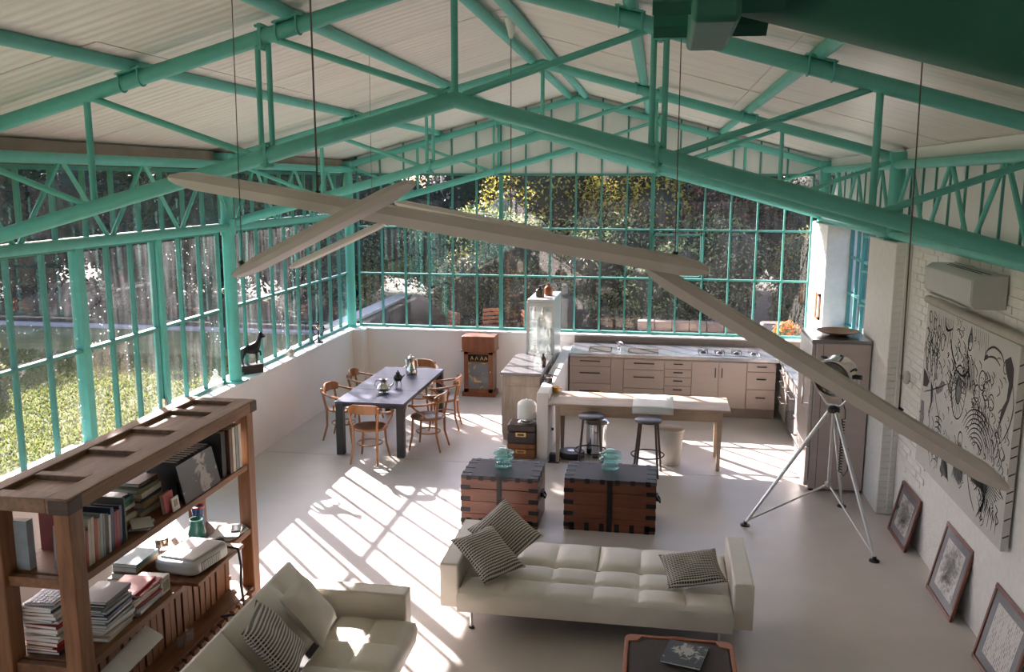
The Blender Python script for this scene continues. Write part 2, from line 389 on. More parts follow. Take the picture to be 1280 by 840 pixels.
# right wall: painted brick with a pier, a window near the kitchen, panels above
wr = struct('wall_right')
def wall_r(name, y0, y1, z0, z1, x0=XR, x1=XR + 0.34, mat=BRICK, bev=0.0): return bx(name, mat, wr, x0, x1, y0, y1, z0, z1, bevel=bev)
wall_r('masonry', -3.0, 11.62, 0.0, 3.06)
wall_r('masonry', 13.95, 15.35, 0.0, 3.012, x0=2.50)
wall_r('masonry', 11.62, 13.95, 0.0, 1.50); wall_r('masonry', 11.62, 13.95, 3.0, 3.06)
wall_r('pier', 9.97, 11.18, 0.0, 3.012, x0=2.49, x1=XR + 0.01, bev=0.012)
# individual bricks: running bond, painted over, slightly uneven
brick_me = MB().box(0, 0.016, -0.119, 0.119, -0.031, 0.031).mesh('brick', BRICK, smooth=False)
rows_n = 0
for r in range(32):
    z = 0.62 + 0.0755 * r + 0.035
    if z > 3.03: break
    for k in range(22):
        y = 5.9 + 0.252 * k + (0.126 if r % 2 else 0)
        if y > 9.85: continue
        if 6.62 < y < 8.95 and z < 2.50: continue        # behind the big drawing
        if z < 1.35 and y < 9.0: continue                # plastered skirting zone
        if 7.25 < y < 8.3 and 2.72 < z < 2.92: continue
        o = inst(brick_me, wr, (XR - 0.006 - rnd.random() * 0.006, y + rnd.uniform(-.004, .004), z), (0, 0, rnd.uniform(-.012, .012)), name='brick'); rows_n += 1
pier_me = MB().box(-0.08, 0.08, -0.012, 0, -0.031, 0.031).mesh('pier_brick', BRICK, smooth=False)
for r in range(40):
    z = 0.05 + 0.0755 * r
    if z > 3.0: break
    inst(pier_me, wr, (2.575, 9.968 + rnd.random() * 0.004, z), (0, 0, 0), name='pier_brick')
# upper panels of the right wall
wr2 = struct('wall_right_upper')
for i in range(40):
    y = -3.0 + 0.455 * i
    bx('upper_panel', PANELW, wr2, XR + 0.12, XR + 0.15, y + 0.012, y + 0.443, 3.06, 4.02)
    bx('upper_bar', BARS, wr2, XR + 0.10, XR + 0.125, y - 0.011, y + 0.011, 3.06, 4.0)
bx('wall_plate', TEAL, wr2, XR + 0.02, XR + 0.16, -3.0, 15.3, 3.06, 3.10)
bx('panel_backing', PANELW, wr2, XR + 0.16, XR + 0.2, -3.0, 15.3, 3.06, 4.03)
# kitchen side window
win_r = struct('window_4')
glazing(win_r, 'y', XR + 0.2, [11.65 + 0.457 * i for i in range(6)], [1.52, 2.02, 2.55, 2.98], GLASS_B, bar_w=0.034)
# opened casement leaf folded into the room
lf = MB()
def leafbar(y0, y1, z0, z1): lf.box(0, 0.03, y0, y1, z0, z1)
leafbar(0, 0.62, 0, 0.03); leafbar(0, 0.62, 0.9, 0.93); leafbar(0, 0.03, 0, 0.93); leafbar(0.59, 0.62, 0, 0.93); leafbar(0, 0.62, 0.45, 0.475)
lf.build('casement_leaf', TEAL, win_r, smooth=False, loc=(XR + 0.14, 11.72, 2.03), rot=(0, 0, math.radians(14)))
# wall behind the viewer
wf = struct('wall_front')
MB().prism([(-5.75, 0), (3.1, 0), (3.1, roof_z(3.1)), (RX, roof_z(RX)), (-5.75, roof_z(-5.75))], -3.1, -3.0, 'y').build('gable', WHITE, wf, smooth=False)
plain('dark_timber_lining', (0.10, 0.08, 0.065), rough=0.7)
fm = struct('floor_unseen_mezzanine')  # unseen deck, added to hold floor bounce off the nearest truss
bx('deck', MATS['dark_timber_lining'], fm, -5.2, 2.64, -3.0, 2.1, 1.95, 2.1)

# ceiling: boards spanning eave to ridge with dark joints
def ceil_mat():
    m, t, b, o = nodes_of('ceiling_board')
    tc = N(t, 'ShaderNodeTexCoord'); mp = N(t, 'ShaderNodeMapping'); mp.inputs['Scale'].default_value = (0.6, 7.0, 0.6); t.links.new(tc.outputs['Object'], mp.inputs[0])
    n = N(t, 'ShaderNodeTexNoise', Scale=2.0, Detail=7.0, Roughness=0.6); t.links.new(mp.outputs[0], n.inputs['Vector'])
    r = ramp(t, [(0.3, (0.74, 0.655, 0.60)), (0.5, (0.83, 0.755, 0.705)), (0.7, (0.88, 0.82, 0.775))]); t.links.new(n.outputs['Fac'], r.inputs[0]); t.links.new(r.outputs[0], b.inputs['Base Color'])
    b.inputs['Roughness'].default_value = 0.33
    wv = N(t, 'ShaderNodeTexWave', Scale=2.6, Distortion=1.2, Detail=2.0); wv.bands_direction = 'Y'; t.links.new(tc.outputs['Object'], wv.inputs['Vector'])
    ad = N(t, 'ShaderNodeMath', operation='ADD'); t.links.new(wv.outputs['Fac'], ad.inputs[0]); t.links.new(n.outputs['Fac'], ad.inputs[1])
    bp = N(t, 'ShaderNodeBump', Strength=0.35, Distance=0.012); t.links.new(ad.outputs[0], bp.inputs['Height']); t.links.new(bp.outputs[0], b.inputs['Normal'])
    return m
CEIL = ceil_mat()
ce = struct('ceiling')
ys = [-3.1, -1.95, -0.73, 0.49, 1.71, 2.95, 4.18, 5.40, 6.65, 7.90, 9.10, 10.33, 11.55, 12.78, 14.0, 15.30]
for k in range(len(ys) - 1):
    for sgn in (-1, 1):
        xe = -5.72 if sgn < 0 else 2.98
        segs = [(RX, RX + sgn * 2.2), (RX + sgn * 2.2, xe)]
        for q, (xa, xb) in enumerate(segs):
            g = 0.006
            a, b_ = (xa + sgn * (0.0 if q == 0 else g / 2)), (xb - sgn * g / 2)
            dz = 0.006 * rnd.random()
            poly = [(a, roof_z(a) + dz), (b_, roof_z(b_) + dz), (b_, roof_z(b_) + 0.05), (a, roof_z(a) + 0.05)]
            MB().prism(poly, ys[k] + 0.007, ys[k + 1] - 0.007, 'y').build('ceiling_board', CEIL, ce, smooth=False)
MB().prism([(-6.4, roof_z(-6.4) + 0.055), (RX, roof_z(RX) + 0.055), (3.2, roof_z(3.2) + 0.055), (3.2, roof_z(3.2) + 0.12), (RX, roof_z(RX) + 0.12), (-6.4, roof_z(-6.4) + 0.12)], -3.3, 15.5, 'y').build('roof_deck', DARKHOLE, ce, smooth=False)
cn = struct('canopy_sun_cut')  # unseen slab, added and sized to cut the sun through the top panes
bx('canopy_slab', PANELW, cn, -6.0, 3.2, YB + 0.085, YB + 0.68, 3.80, 3.86)
tr1 = bx('trim_1', plain('brown_eave_board', (0.30, 0.245, 0.20), rough=0.7, var=0.15, scale=3), None, -5.60, -5.42, -3.0, 15.3, 3.80, 4.0); tr1['kind'] = 'structure'
tr2 = bx('trim_2', PANELW, None, XR + 0.0, XR + 0.1, -3.0, 15.3, 3.90, 4.01); tr2['kind'] = 'structure'

# ================================================================== STEELWORK
TOPZ, BOTZ, HALF = 4.99, 4.19, 4.02
def truss(y, label, detail=True, verticals=True):
    t = thing('roof_truss', label, 'truss', (RX, y, 0), 0, 'steel roof trusses')
    def tz(x): return TOPZ - SLOPE * abs(x)
    def bz(x): return BOTZ - SLOPE * abs(x)
    for s in (-1, 1):
        MB().tube((0, 0, TOPZ), (s * (HALF + 0.0), 0, tz(HALF)), 0.055, n=16).build('top_chord', TEAL, t)
        MB().tube((0, 0, BOTZ), (s * HALF, 0, bz(HALF)), 0.055, n=16).build('bottom_chord', TEAL, t)
        for dx in (1.315, 1.395):
            MB().tube((s * dx, 0, bz(dx) + 0.02), (s * dx, 0, tz(dx) - 0.02), 0.02, n=10).build('hanger', TEAL, t)
        MB().tube((s * 2.72, 0, bz(2.72)), (s * 2.72, 0, tz(2.72)), 0.024, n=10).build('post', TEAL, t)
        MB().tube((s * 0.06, 0, BOTZ + 0.03), (s * 1.28, 0, tz(1.28) - 0.03), 0.024, n=10).build('diagonal', TEAL, t)
        MB().tube((s * 1.46, 0, bz(1.46) + 0.03), (s * 2.68, 0, tz(2.68) - 0.03), 0.024, n=10).build('diagonal', TEAL, t)
        MB().tube((s * 2.78, 0, bz(2.78) + 0.03), (s * 3.96, 0, tz(3.96) - 0.02), 0.024, n=10).build('diagonal', TEAL, t)
        # bolted joint collars where the chord halves meet
        for base in (bz, tz):
            z = base(1.355)
            jx = 1.355 + (0.052 if y < 1 else 0.0)
            MB().cbox((s * jx, 0, z), (0.026, 0.11, 0.175)).build('joint_flange', TEAL, t, bevel=0.003)
            for yy in (-0.04, 0.04):
                for zz in (-0.07, 0.07):
                    MB().tube((s * (jx - 0.034), yy, z + zz), (s * (jx + 0.036), yy, z + zz), 0.011, n=6).build('bolt', TEAL, t)
        # U bolts that clamp the purlins
        for dx in (1.16, 2.35):
            for e in (-0.075, 0.075):
                pts = [(s * (dx + e), 0.062 * math.cos(a), tz(dx + e) + 0.062 * math.sin(a)) for a in [PI * (1.0 + i / 8.0) for i in range(9)]]
                pts = [(s * (dx + e), -0.062, tz(dx + e) + 0.07)] + pts + [(s * (dx + e), 0.062, tz(dx + e) + 0.07)]
                MB().path(pts, 0.007, 6).build('u_bolt', TEAL, t)
            MB().cbox((s * dx, 0, tz(dx) + 0.06), (0.2, 0.14, 0.012), (0, s * math.atan(SLOPE), 0)).build('saddle_plate', TEAL, t)
    MB().tube((0, 0, BOTZ), (0, 0, TOPZ), 0.024, n=10).build('king_post', TEAL, t)
    MB().ball((0, 0, BOTZ), 0.056).build('apex_joint', TEAL, t); MB().ball((0, 0, TOPZ), 0.056).build('apex_joint', TEAL, t)
    return t
truss(0.56, 'dark teal steel roof truss right above the viewer at the top right')
truss(6.02, 'large teal steel roof truss nearest the sofas, crossing the whole picture')
truss(10.58, 'middle teal steel roof truss above the dining table and stools')
truss(15.0, 'farthest teal steel roof truss standing against the white gable panels')
for dx, lab in ((0.13, 'nearest the ridge'), (1.16, 'next below the ridge'), (2.35, 'lowest on its slope')):
    for s, side in ((-1, 'left'), (1, 'right')):
        x = RX + s * dx; z = TOPZ - SLOPE * dx + 0.10 - (0.025 if dx < 0.2 else 0)
        o = MB().tube((0, -9.1, 0), (0, 9.1, 0), 0.048, n=16).build('roof_purlin', TEAL, None, loc=(x, 6.1, z))
        tag(o, 'long teal tube purlin under the %s roof slope, %s' % (side, lab), 'purlin', 'tube purlins under the roof')
# eave lattice girders
def girder(x, label, y0=-2.6):
    t = thing('eave_girder', label, 'girder', (x, 0, 0), 0, 'eave lattice girders')
    MB().tube((0, -3.0, 3.84), (0, 15.1, 3.84), 0.05, n=14).build('upper_tube', TEAL, t)
    MB().tube((0, -3.0, 3.07), (0, 15.1, 3.07), 0.05, n=14).build('lower_tube', TEAL, t)
    for i in range(14):
        ya = -2.35 + 1.307 * i - 0.09
        if ya + 1.3 > 15.0: break
        MB().tube((0, ya + 0.02, 3.09), (0, ya + 0.635, 3.82), 0.022, n=8).build('lattice_bar', TEAL, t)
        MB().tube((0, ya + 0.675, 3.82), (0, ya + 1.29, 3.09), 0.022, n=8).build('lattice_bar', TEAL, t)
    return t
girder(-5.32, 'teal lattice girder with V braces along the left glazed eave')
girder(XR - 0.075, 'teal lattice girder with V braces along the right eave above the brick wall')
def post(x, y, z0, z1, label, r=0.08):
    t = thing('steel_post', label, 'post', (x, y, z0), 0, 'steel posts')
    MB().tube((0, 0, 0), (0, 0, z1 - z0), r, n=20).build('shaft', TEAL, t)
    MB().box(-0.12, 0.12, -0.12, 0.12, 0, 0.02).build('base_plate', TEAL, t, smooth=False)
    MB().box(-0.11, 0.11, -0.11, 0.11, z1 - z0 - 0.1, z1 - z0).build('cap_plate', TEAL, t, bevel=0.01)
    zz = 3.07 - z0
    if zz > 0.1: MB().tube((0, 0, zz - 0.1), (0, 0, zz + 0.1), r + 0.015, n=20).build('collar', TEAL, t)
    else: MB().tube((0, 0, 0.06), (0, 0, 0.16), r + 0.015, n=20).build('collar', TEAL, t)
    return t
post(-5.34, 10.50, SILL, 3.98, 'teal round steel post on the left sill beside the horse statuette')
post(-5.36, 15.02, SILL, 3.98, 'teal round steel post in the far left corner of the glazing')
post(-5.34, 6.02, SILL, 3.98, 'teal round steel post at the left edge under the nearest truss')
post(2.60, 10.58, 3.014, 3.98, 'short teal steel post on top of the white brick pier', 0.085)
post(2.60, 15.0, 3.014, 3.98, 'short teal steel post at the far right corner above the kitchen', 0.085)
post(2.60, 6.02, 3.06, 3.98, 'short teal steel post on the right wall under the nearest truss', 0.085)

# ================================================================== OUTDOORS
def lawn_mat():
    m, t, b, o = nodes_of('lawn_ground')
    tc = N(t, 'ShaderNodeTexCoord'); n = N(t, 'ShaderNodeTexNoise', Scale=0.6, Detail=8.0, Roughness=0.7); t.links.new(tc.outputs['Object'], n.inputs['Vector'])
    r = ramp(t, [(0.3, (0.07, 0.095, 0.025)), (0.5, (0.125, 0.145, 0.04)), (0.7, (0.20, 0.205, 0.07))]); t.links.new(n.outputs['Fac'], r.inputs[0]); t.links.new(r.outputs[0], b.inputs['Base Color'])
    b.inputs['Roughness'].default_value = 0.95
    n2 = N(t, 'ShaderNodeTexNoise', Scale=40.0, Detail=3.0); bp = N(t, 'ShaderNodeBump', Strength=0.8, Distance=0.05); t.links.new(tc.outputs['Object'], n2.inputs['Vector'])
    t.links.new(n2.outputs['Fac'], bp.inputs['Height']); t.links.new(bp.outputs[0], b.inputs['Normal'])
    return m
GZ = -0.06
lawn = bx('lawn', lawn_mat(), None, -45, -5.63, -12, 20.2, GZ - 0.3, GZ); lawn['kind'] = 'structure'
PAVE = plain('grey_paving', (0.12, 0.11, 0.105), rough=0.85, var=0.25, scale=3, bump=0.3)
ter = bx('terrace', plain('dark_garden_soil', (0.045, 0.045, 0.03), rough=0.95, var=0.5, scale=2), None, -45, 40, 20.2, 60, GZ - 0.3, GZ - 0.01); ter['kind'] = 'structure'
ter2 = bx('terrace_near', PAVE, None, -5.63, 40, 15.38, 20.2, GZ - 0.3, GZ - 0.01); ter2['kind'] = 'structure'
ter3 = bx('side_yard', PAVE, None, 3.02, 40, -12, 15.38, GZ - 0.3, GZ - 0.01); ter3['kind'] = 'structure'
KERB = plain('pale_kerb_stone', (0.42, 0.40, 0.38), rough=0.8, var=0.1, scale=4)
k = bx('garden_kerb', KERB, None, -40, -7.0, 20.2, 20.45, GZ, GZ + 0.09, bevel=0.02); tag(k, 'long pale stone kerb at the far edge of the lawn', 'kerb')

def cloud(blobs, n, size, seed, up=0.35, shell=0.55):
    """leaf quads scattered through ellipsoid lobes; returns arrays"""
    g = np.random.default_rng(seed); tot = sum(b[3] * b[4] * b[5] for b in blobs) ; V = []
    for (cx, cy, cz, rx, ry, rz) in blobs:
        m = max(40, int(n * rx * ry * rz / tot))
        d = g.normal(size=(m, 3)); d /= np.linalg.norm(d, axis=1)[:, None]
        rad = shell + (1 - shell) * g.random(m) ** 0.6; rad *= 1 + 0.12 * np.sin(d[:, 0] * 7 + cx) * np.cos(d[:, 2] * 6 + cz)
        c = np.stack([cx + d[:, 0] * rx * rad, cy + d[:, 1] * ry * rad, cz + d[:, 2] * rz * rad], 1)
        c[:, 2] = np.maximum(c[:, 2], 0.03)
        nrm = d * 0.6 + g.normal(size=(m, 3)) * 0.8 + np.array([0, 0, up]); nrm /= np.linalg.norm(nrm, axis=1)[:, None]
        a = g.normal(size=(m, 3)); a -= nrm * (a * nrm).sum(1)[:, None]; a /= np.linalg.norm(a, axis=1)[:, None]; b = np.cross(nrm, a)
        L = size * (0.6 + 0.8 * g.random(m))[:, None]; W = L * 0.42
        q = np.stack([c - a * L * 0.5, c + b * W * 0.5 - nrm * L * 0.05, c + a * L * 0.5, c - b * W * 0.5 - nrm * L * 0.05], 1)
        V.append(q)
    return np.concatenate(V).reshape(-1, 3)
def quads(name, V, mat, parent=None):
    me = bpy.data.meshes.new(name); n = len(V) // 4
    me.vertices.add(len(V)); me.vertices.foreach_set('co', V.astype(np.float32).ravel())
    me.loops.add(n * 4); me.loops.foreach_set('vertex_index', np.arange(n * 4, dtype=np.int32))
    me.polygons.add(n); me.polygons.foreach_set('loop_start', np.arange(0, n * 4, 4, dtype=np.int32)); me.polygons.foreach_set('loop_total', np.full(n, 4, dtype=np.int32))
    me.update(); me.materials.append(mat)
    o = bpy.data.objects.new(name, me); C.objects.link(o)
    if parent: o.parent = parent
    return o
LV = {
 'yellow': leaf_mat('yellow_green_leaves', [(0.38, 0.31, 0.04), (0.46, 0.38, 0.07), (0.14, 0.17, 0.04), (0.55, 0.44, 0.10)]),
 'glossy': leaf_mat('glossy_evergreen_leaves', [(0.06, 0.09, 0.035), (0.15, 0.20, 0.08), (0.30, 0.35, 0.18), (0.09, 0.12, 0.045)], 0.18),
 'dark': leaf_mat('dark_leaves', [(0.02, 0.035, 0.018), (0.045, 0.065, 0.03), (0.09, 0.11, 0.05)], 0.35),
 'blue': leaf_mat('shade_tinted_leaves', [(0.02, 0.028, 0.03), (0.03, 0.04, 0.045), (0.05, 0.055, 0.05)], 0.4),  # shade and glass haze put into the leaf colour
 'red': leaf_mat('reddish_leaves', [(0.24, 0.07, 0.06), (0.10, 0.12, 0.04), (0.32, 0.12, 0.09), (0.07, 0.10, 0.035)], 0.35),
 'olive': leaf_mat('olive_leaves', [(0.12, 0.14, 0.05), (0.24, 0.23, 0.09), (0.06, 0.08, 0.025)], 0.35)}
CORE = plain('shaded_core', (0.02, 0.024, 0.015), rough=0.95, var=0.4, scale=5)
BARK = plain('bark', (0.09, 0.07, 0.055), rough=0.9, var=0.35, scale=8, bump=0.6)
def tree(name, label, cat, x, y, h, r, kind, n, size, seed, low=0.0, group='trees and shrubs outside the glazing', core=0.74):
    t = thing(name, label, cat, (x, y, GZ), 0, group); g = random.Random(seed)
    blobs = []
    zs = low
    for i in range(7):
        a = g.uniform(0, 6.28); q = g.uniform(0.2, 0.6) * r
        cz = low + (h - low) * g.uniform(0.25, 0.78); rr = r * g.uniform(0.45, 0.7)
        blobs.append((math.cos(a) * q, math.sin(a) * q, cz, rr, rr, min(rr * 1.1, (h - low) * 0.35)))
    blobs.append((0, 0, low + (h - low) * 0.5, r * 0.85, r * 0.85, (h - low) * 0.5))
    quads('foliage', cloud(blobs, n, size, seed), LV[kind], t)
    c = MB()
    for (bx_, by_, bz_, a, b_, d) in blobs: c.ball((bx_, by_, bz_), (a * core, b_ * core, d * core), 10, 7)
    c.build('dark_core', CORE, t)  # solid dark lumps block the view through, standing for the crown's inner shade
    MB().path([(0, 0, 0), (0.05, 0.02, h * 0.3), (-0.04, 0.05, h * 0.62)], [0.11, 0.08, 0.04], 8).build('trunk', BARK, t)
    return t
# behind the back glazing
BK = [('tree', 'bushy tree with yellow-green autumn leaves beyond the back glazing', 'tree', -2.9, 25.0, 5.2, 2.4, 'yellow', 17100, 0.108, 11, 1.4),
      ('tree', 'dark tree behind the far left corner post', 'tree', -8.6, 25.5, 5.0, 2.2, 'dark', 13300, 0.115, 12, 0.6),
      ('tree', 'blue-grey tree left of the yellow-leaved tree', 'tree', -5.9, 27.5, 5.2, 2.3, 'blue', 13300, 0.122, 13, 0.4),
      ('tree', 'olive green tree right of the yellow-leaved tree', 'tree', -0.2, 25.5, 5.0, 2.0, 'olive', 15200, 0.101, 14, 0.8),
      ('tree', 'reddish-leaved tree above the kitchen worktop', 'tree', 1.9, 23.6, 4.7, 1.6, 'red', 13300, 0.094, 15, 1.0),
      ('tree', 'dark glossy tree by the right end of the back glazing', 'tree', 4.2, 23.0, 4.9, 1.9, 'dark', 14250, 0.094, 16, 0.2),
      ('tree', 'second yellow-leaved tree, right of the display cabinet top', 'tree', -0.6, 23.4, 5.0, 1.5, 'yellow', 11400, 0.101, 25, 2.2),
      ('shrub', 'glossy evergreen shrub left of the glass display cabinet', 'shrub', -3.6, 22.2, 2.9, 1.6, 'glossy', 14250, 0.086, 17, 0.3),
      ('shrub', 'glossy evergreen shrub left of the clock cabinet', 'shrub', -5.4, 23.4, 2.8, 1.5, 'glossy', 13300, 0.086, 18, 0.2),
      ('shrub', 'glossy evergreen shrub right behind the glass display cabinet', 'shrub', -1.1, 22.0, 3.0, 1.5, 'glossy', 14250, 0.086, 19, 0.3),
      ('shrub', 'glossy evergreen shrub behind the stone blocks', 'shrub', 1.2, 21.4, 2.8, 1.4, 'glossy', 14250, 0.086, 20, 0.1),
      ('shrub', 'olive shrub beside the orange flowers', 'shrub', 3.3, 20.6, 2.6, 1.0, 'olive', 11400, 0.072, 21, 0.1),
      ('shrub', 'glossy evergreen shrub right of the glass display cabinet', 'shrub', 0.1, 20.6, 2.3, 1.1, 'glossy', 9000, 0.085, 26, 0.1),
      ('shrub', 'glossy evergreen shrub behind the low garden wall at the far left corner', 'shrub', -8.5, 23.0, 2.6, 1.3, 'glossy', 9000, 0.09, 27, 0.1),
      ('shrub', 'olive shrub above the orange garden chairs', 'shrub', -4.5, 21.2, 2.2, 1.0, 'olive', 8000, 0.08, 28, 0.1),
      ('tree', 'far dark tree between the yellow tree and the blue-grey tree', 'tree', -4.6, 31.5, 5.8, 3.0, 'dark', 11400, 0.158, 22, 0.0),
      ('tree', 'far dark tree behind the olive tree', 'tree', 0.9, 31.5, 5.8, 3.2, 'dark', 11400, 0.158, 23, 0.0),
      ('tree', 'far dark tree at the right behind the reddish tree', 'tree', 6.4, 30.0, 5.6, 3.0, 'dark', 11400, 0.158, 24, 0.0)]
for a in BK: tree(*a)
# beyond the lawn, seen through the left glazing
g_ = random.Random(5)
LT = [('dark', 'dark evergreen'), ('blue', 'shade-tinted blue-grey'), ('dark', 'dense dark'), ('blue', 'haze-tinted grey-green')]
places = ['at the far left end', 'second from the left', 'third from the left', 'fourth from the left', 'fifth from the left', 'sixth from the left', 'nearest the far corner post']
for i, (x, y) in enumerate(((-25.5, 22.4), (-21.8, 23.2), (-18.2, 22.6), (-14.9, 23.4), (-12.3, 22.8), (-10.6, 25.5), (-17.0, 28.0))):
    kd, nm = LT[i % 4]
    tree('hedge_tree', '%s tree beyond the lawn kerb, %s' % (nm, places[i] if i < 6 else 'behind the row'), 'tree', x, y, 5.8, 2.6, kd, 9000, 0.2, 40 + i, 0.1, 'trees beyond the lawn')
for i, (x, y) in enumerate(((-28, 29), (-22, 29.5), (-12, 30), (-33, 24), (-31, 19))):
    tree('hedge_tree', 'far dark tree filling the gap behind the lawn trees, %s' % ('left', 'left middle', 'right', 'far left', 'extreme left')[i], 'tree', x, y, 7.0, 3.4, 'dark', 5000, 0.26, 60 + i, 0.0, 'trees beyond the lawn')
tree('garden_bush', 'small palm-like green bush on the lawn at the left edge', 'shrub', -11.9, 13.6, 1.3, 0.55, 'olive', 2500, 0.14, 71, 0.0)
tree('shade_tree', 'slim garden tree with a high crown outside the far end of the left glazing', 'tree', -9.4, 18.3, 6.6, 1.1, 'dark', 1500, 0.2, 77, 3.9, core=0.22)
tree('shade_tree', 'added unseen tree on the lawn, its high crown shading the bookcase', 'tree', -9.9, 11.2, 7.0, 1.15, 'dark', 2200, 0.2, 78, 4.5, core=0.5)  # added out of view to keep the sun off the bookcase
# grass
gr = np.random.default_rng(3); n = 60000
gx = -5.8 - 9.5 * gr.random(n) ** 1.2; gy = 7.5 + 9.8 * gr.random(n)
a = gr.random(n) * 6.28; hgt = 0.025 + 0.035 * gr.random(n); ww = 0.012 + 0.01 * gr.random(n)
lx = gr.normal(size=n) * 0.03; ly = gr.normal(size=n) * 0.03
base = np.stack([gx, gy, np.full(n, GZ)], 1); side = np.stack([np.cos(a) * ww, np.sin(a) * ww, np.zeros(n)], 1); tip = base + np.stack([lx, ly, hgt], 1)
V = np.stack([base - side, base + side, tip + side * 0.3, tip - side * 0.3], 1).reshape(-1, 3)
go = quads('grass', V, leaf_mat('grass_blades', [(0.08, 0.115, 0.025), (0.14, 0.17, 0.045), (0.20, 0.20, 0.075)], 0.6)); tag(go, 'short sunlit grass of the lawn outside the left glazing', 'grass', kind='stuff')
# garden wall with coping
STONE = plain('weathered_stone', (0.10, 0.095, 0.09), rough=0.9, var=0.3, scale=5, bump=0.6)
gw = thing('garden_wall', 'low grey garden wall with pale sloping coping behind the dining end', 'wall', (-6.75, 17.6, GZ))
bx('wall_body', STONE, gw, -0.15, 0.15, 0, 5.6, 0, 0.62)
for i in range(8): bx('coping_stone', KERB, gw, -0.2, 0.2, i * 0.7 + 0.006, i * 0.7 + 0.694, 0.62, 0.69, bevel=0.01)
# stone blocks wall right
bw = thing('block_wall', 'low wall of pinkish stone blocks outside behind the hob', 'wall', (-0.2, 18.8, GZ))
BLK = plain('pink_stone', (0.17, 0.125, 0.105), rough=0.9, var=0.25, scale=6, bump=0.5)
for r_ in range(4):
    for i in range(9):
        bx('stone_block', BLK, bw, i * 0.36 - (0.18 if r_ % 2 else 0) + 0.006, i * 0.36 + 0.354 - (0.18 if r_ % 2 else 0), 0.01 * rnd.random(), 0.3, r_ * 0.2, r_ * 0.2 + 0.192, bevel=0.012)
# terrace chairs and table
RUST = plain('rust_orange_slats', (0.24, 0.07, 0.02), rough=0.7, var=0.25, scale=12)
def slat_chair(x, y, rz, label):
    t = thing('garden_chair', label, 'chair', (x, y, GZ), rz, 'orange garden chairs')
    for sx in (-0.2, 0.2):
        for sy in (-0.2, 0.2): MB().tube((sx, sy, 0), (sx, sy * 0.9, 0.44 if sy > 0 else 0.9), 0.015, n=8).build('leg', DARKM, t)
    for i in range(6): bx('seat_slat', RUST, t, -0.22, 0.22, -0.2 + i * 0.072, -0.145 + i * 0.072, 0.44, 0.46)
    for i in range(4): bx('back_slat', RUST, t, -0.22, 0.22, -0.21, -0.19, 0.56 + i * 0.09, 0.62 + i * 0.09)
slat_chair(-4.5, 18.6, 2.4, 'orange slatted garden chair outside left of the clock cabinet')
slat_chair(-3.75, 19.6, 0.6, 'orange slatted garden chair outside behind the clock cabinet')
slat_chair(-2.7, 19.3, -1.2, 'orange slatted garden chair outside right of the clock cabinet')
gt = thing('garden_table', 'low blue-topped garden table outside behind the clock cabinet', 'table', (-3.3, 18.2, GZ))
bx('table_top', plain('blue_cover', (0.05, 0.09, 0.28), rough=0.5), gt, -0.7, 0.7, -0.4, 0.4, 0.56, 0.6, bevel=0.01)
for sx in (-0.6, 0.6):
    for sy in (-0.33, 0.33): bx('leg', DARKM, gt, sx - 0.02, sx + 0.02, sy - 0.02, sy + 0.02, 0, 0.56)
# grey planter, flowers
pl = thing('planter', 'grey planter box outside the right end of the back glazing', 'planter', (2.35, 18.0, GZ))
bx('box', plain('zinc', (0.12, 0.12, 0.13), rough=0.5, var=0.1), pl, -0.28, 0.28, -0.2, 0.2, 0, 0.95, bevel=0.015)
bx('soil', BARK, pl, -0.25, 0.25, -0.17, 0.17, 0.94, 0.965)
fp = thing('flower_pot', 'clay pot of orange flowers outside by the far right corner', 'plant', (2.35, 16.5, GZ))
MB().lathe([(0.12, 0), (0.17, 0.75), (0.19, 0.76), (0.19, 0.82), (0.16, 0.82)], 18).build('pot', plain('terracotta', (0.4, 0.17, 0.09), rough=0.8), fp)
quads('leaves', cloud([(0, 0, 1.0, 0.25, 0.25, 0.2)], 500, 0.09, 5), LV['olive'], fp)
quads('flowers', cloud([(0, 0, 1.07, 0.24, 0.24, 0.17)], 220, 0.07, 6), leaf_mat('orange_petals', [(0.7, 0.16, 0.03), (0.8, 0.25, 0.05), (0.75, 0.08, 0.04)]), fp)

# ================================================================== FURNITURE
LEATHER = plain('cream_leather', (0.66, 0.62, 0.55), rough=0.42, var=0.04, scale=5, bump=0.12, bscale=120)
BENT = wood('honey_bentwood', (0.30, 0.11, 0.03), (0.46, 0.20, 0.07), axis=2, rough=0.3, scale=3, coat=0.4)
SEATW = wood('brown_seat_ply', (0.14, 0.06, 0.03), (0.22, 0.10, 0.05), axis=0, rough=0.4, scale=3, coat=0.2)
OLDW = wood('reclaimed_brown_wood', (0.13, 0.054, 0.022), (0.30, 0.135, 0.055), axis=1, rough=0.6, scale=2.5)
OLDWZ = wood('reclaimed_post_wood', (0.15, 0.06, 0.024), (0.32, 0.145, 0.058), axis=2, rough=0.6, scale=2.5, knots=2.6)
OLDTOP = wood('old_door_panel_wood', (0.14, 0.075, 0.042), (0.30, 0.175, 0.10), axis=1, rough=0.7, scale=2.2)
DARKW = wood('dark_corner_wood', (0.03, 0.018, 0.012), (0.07, 0.04, 0.025), axis=0, rough=0.6)
CHESTW = wood('red_brown_teak', (0.10, 0.028, 0.013), (0.22, 0.065, 0.028), axis=0, rough=0.45, scale=2.5, coat=0.15)
CHESTT = wood('sky_tinted_chest_lid', (0.035, 0.032, 0.045), (0.075, 0.065, 0.085), axis=0, rough=0.6, scale=2.5)  # bluish cast of the reflected sky is put into the lid colour
IRON = plain('black_iron_strap', (0.02, 0.02, 0.022), rough=0.45, metal=0.6, var=0.3, scale=20)
CLOCKW = wood('mahogany', (0.16, 0.045, 0.015), (0.27, 0.085, 0.03), axis=2, rough=0.35, scale=3, coat=0.3)
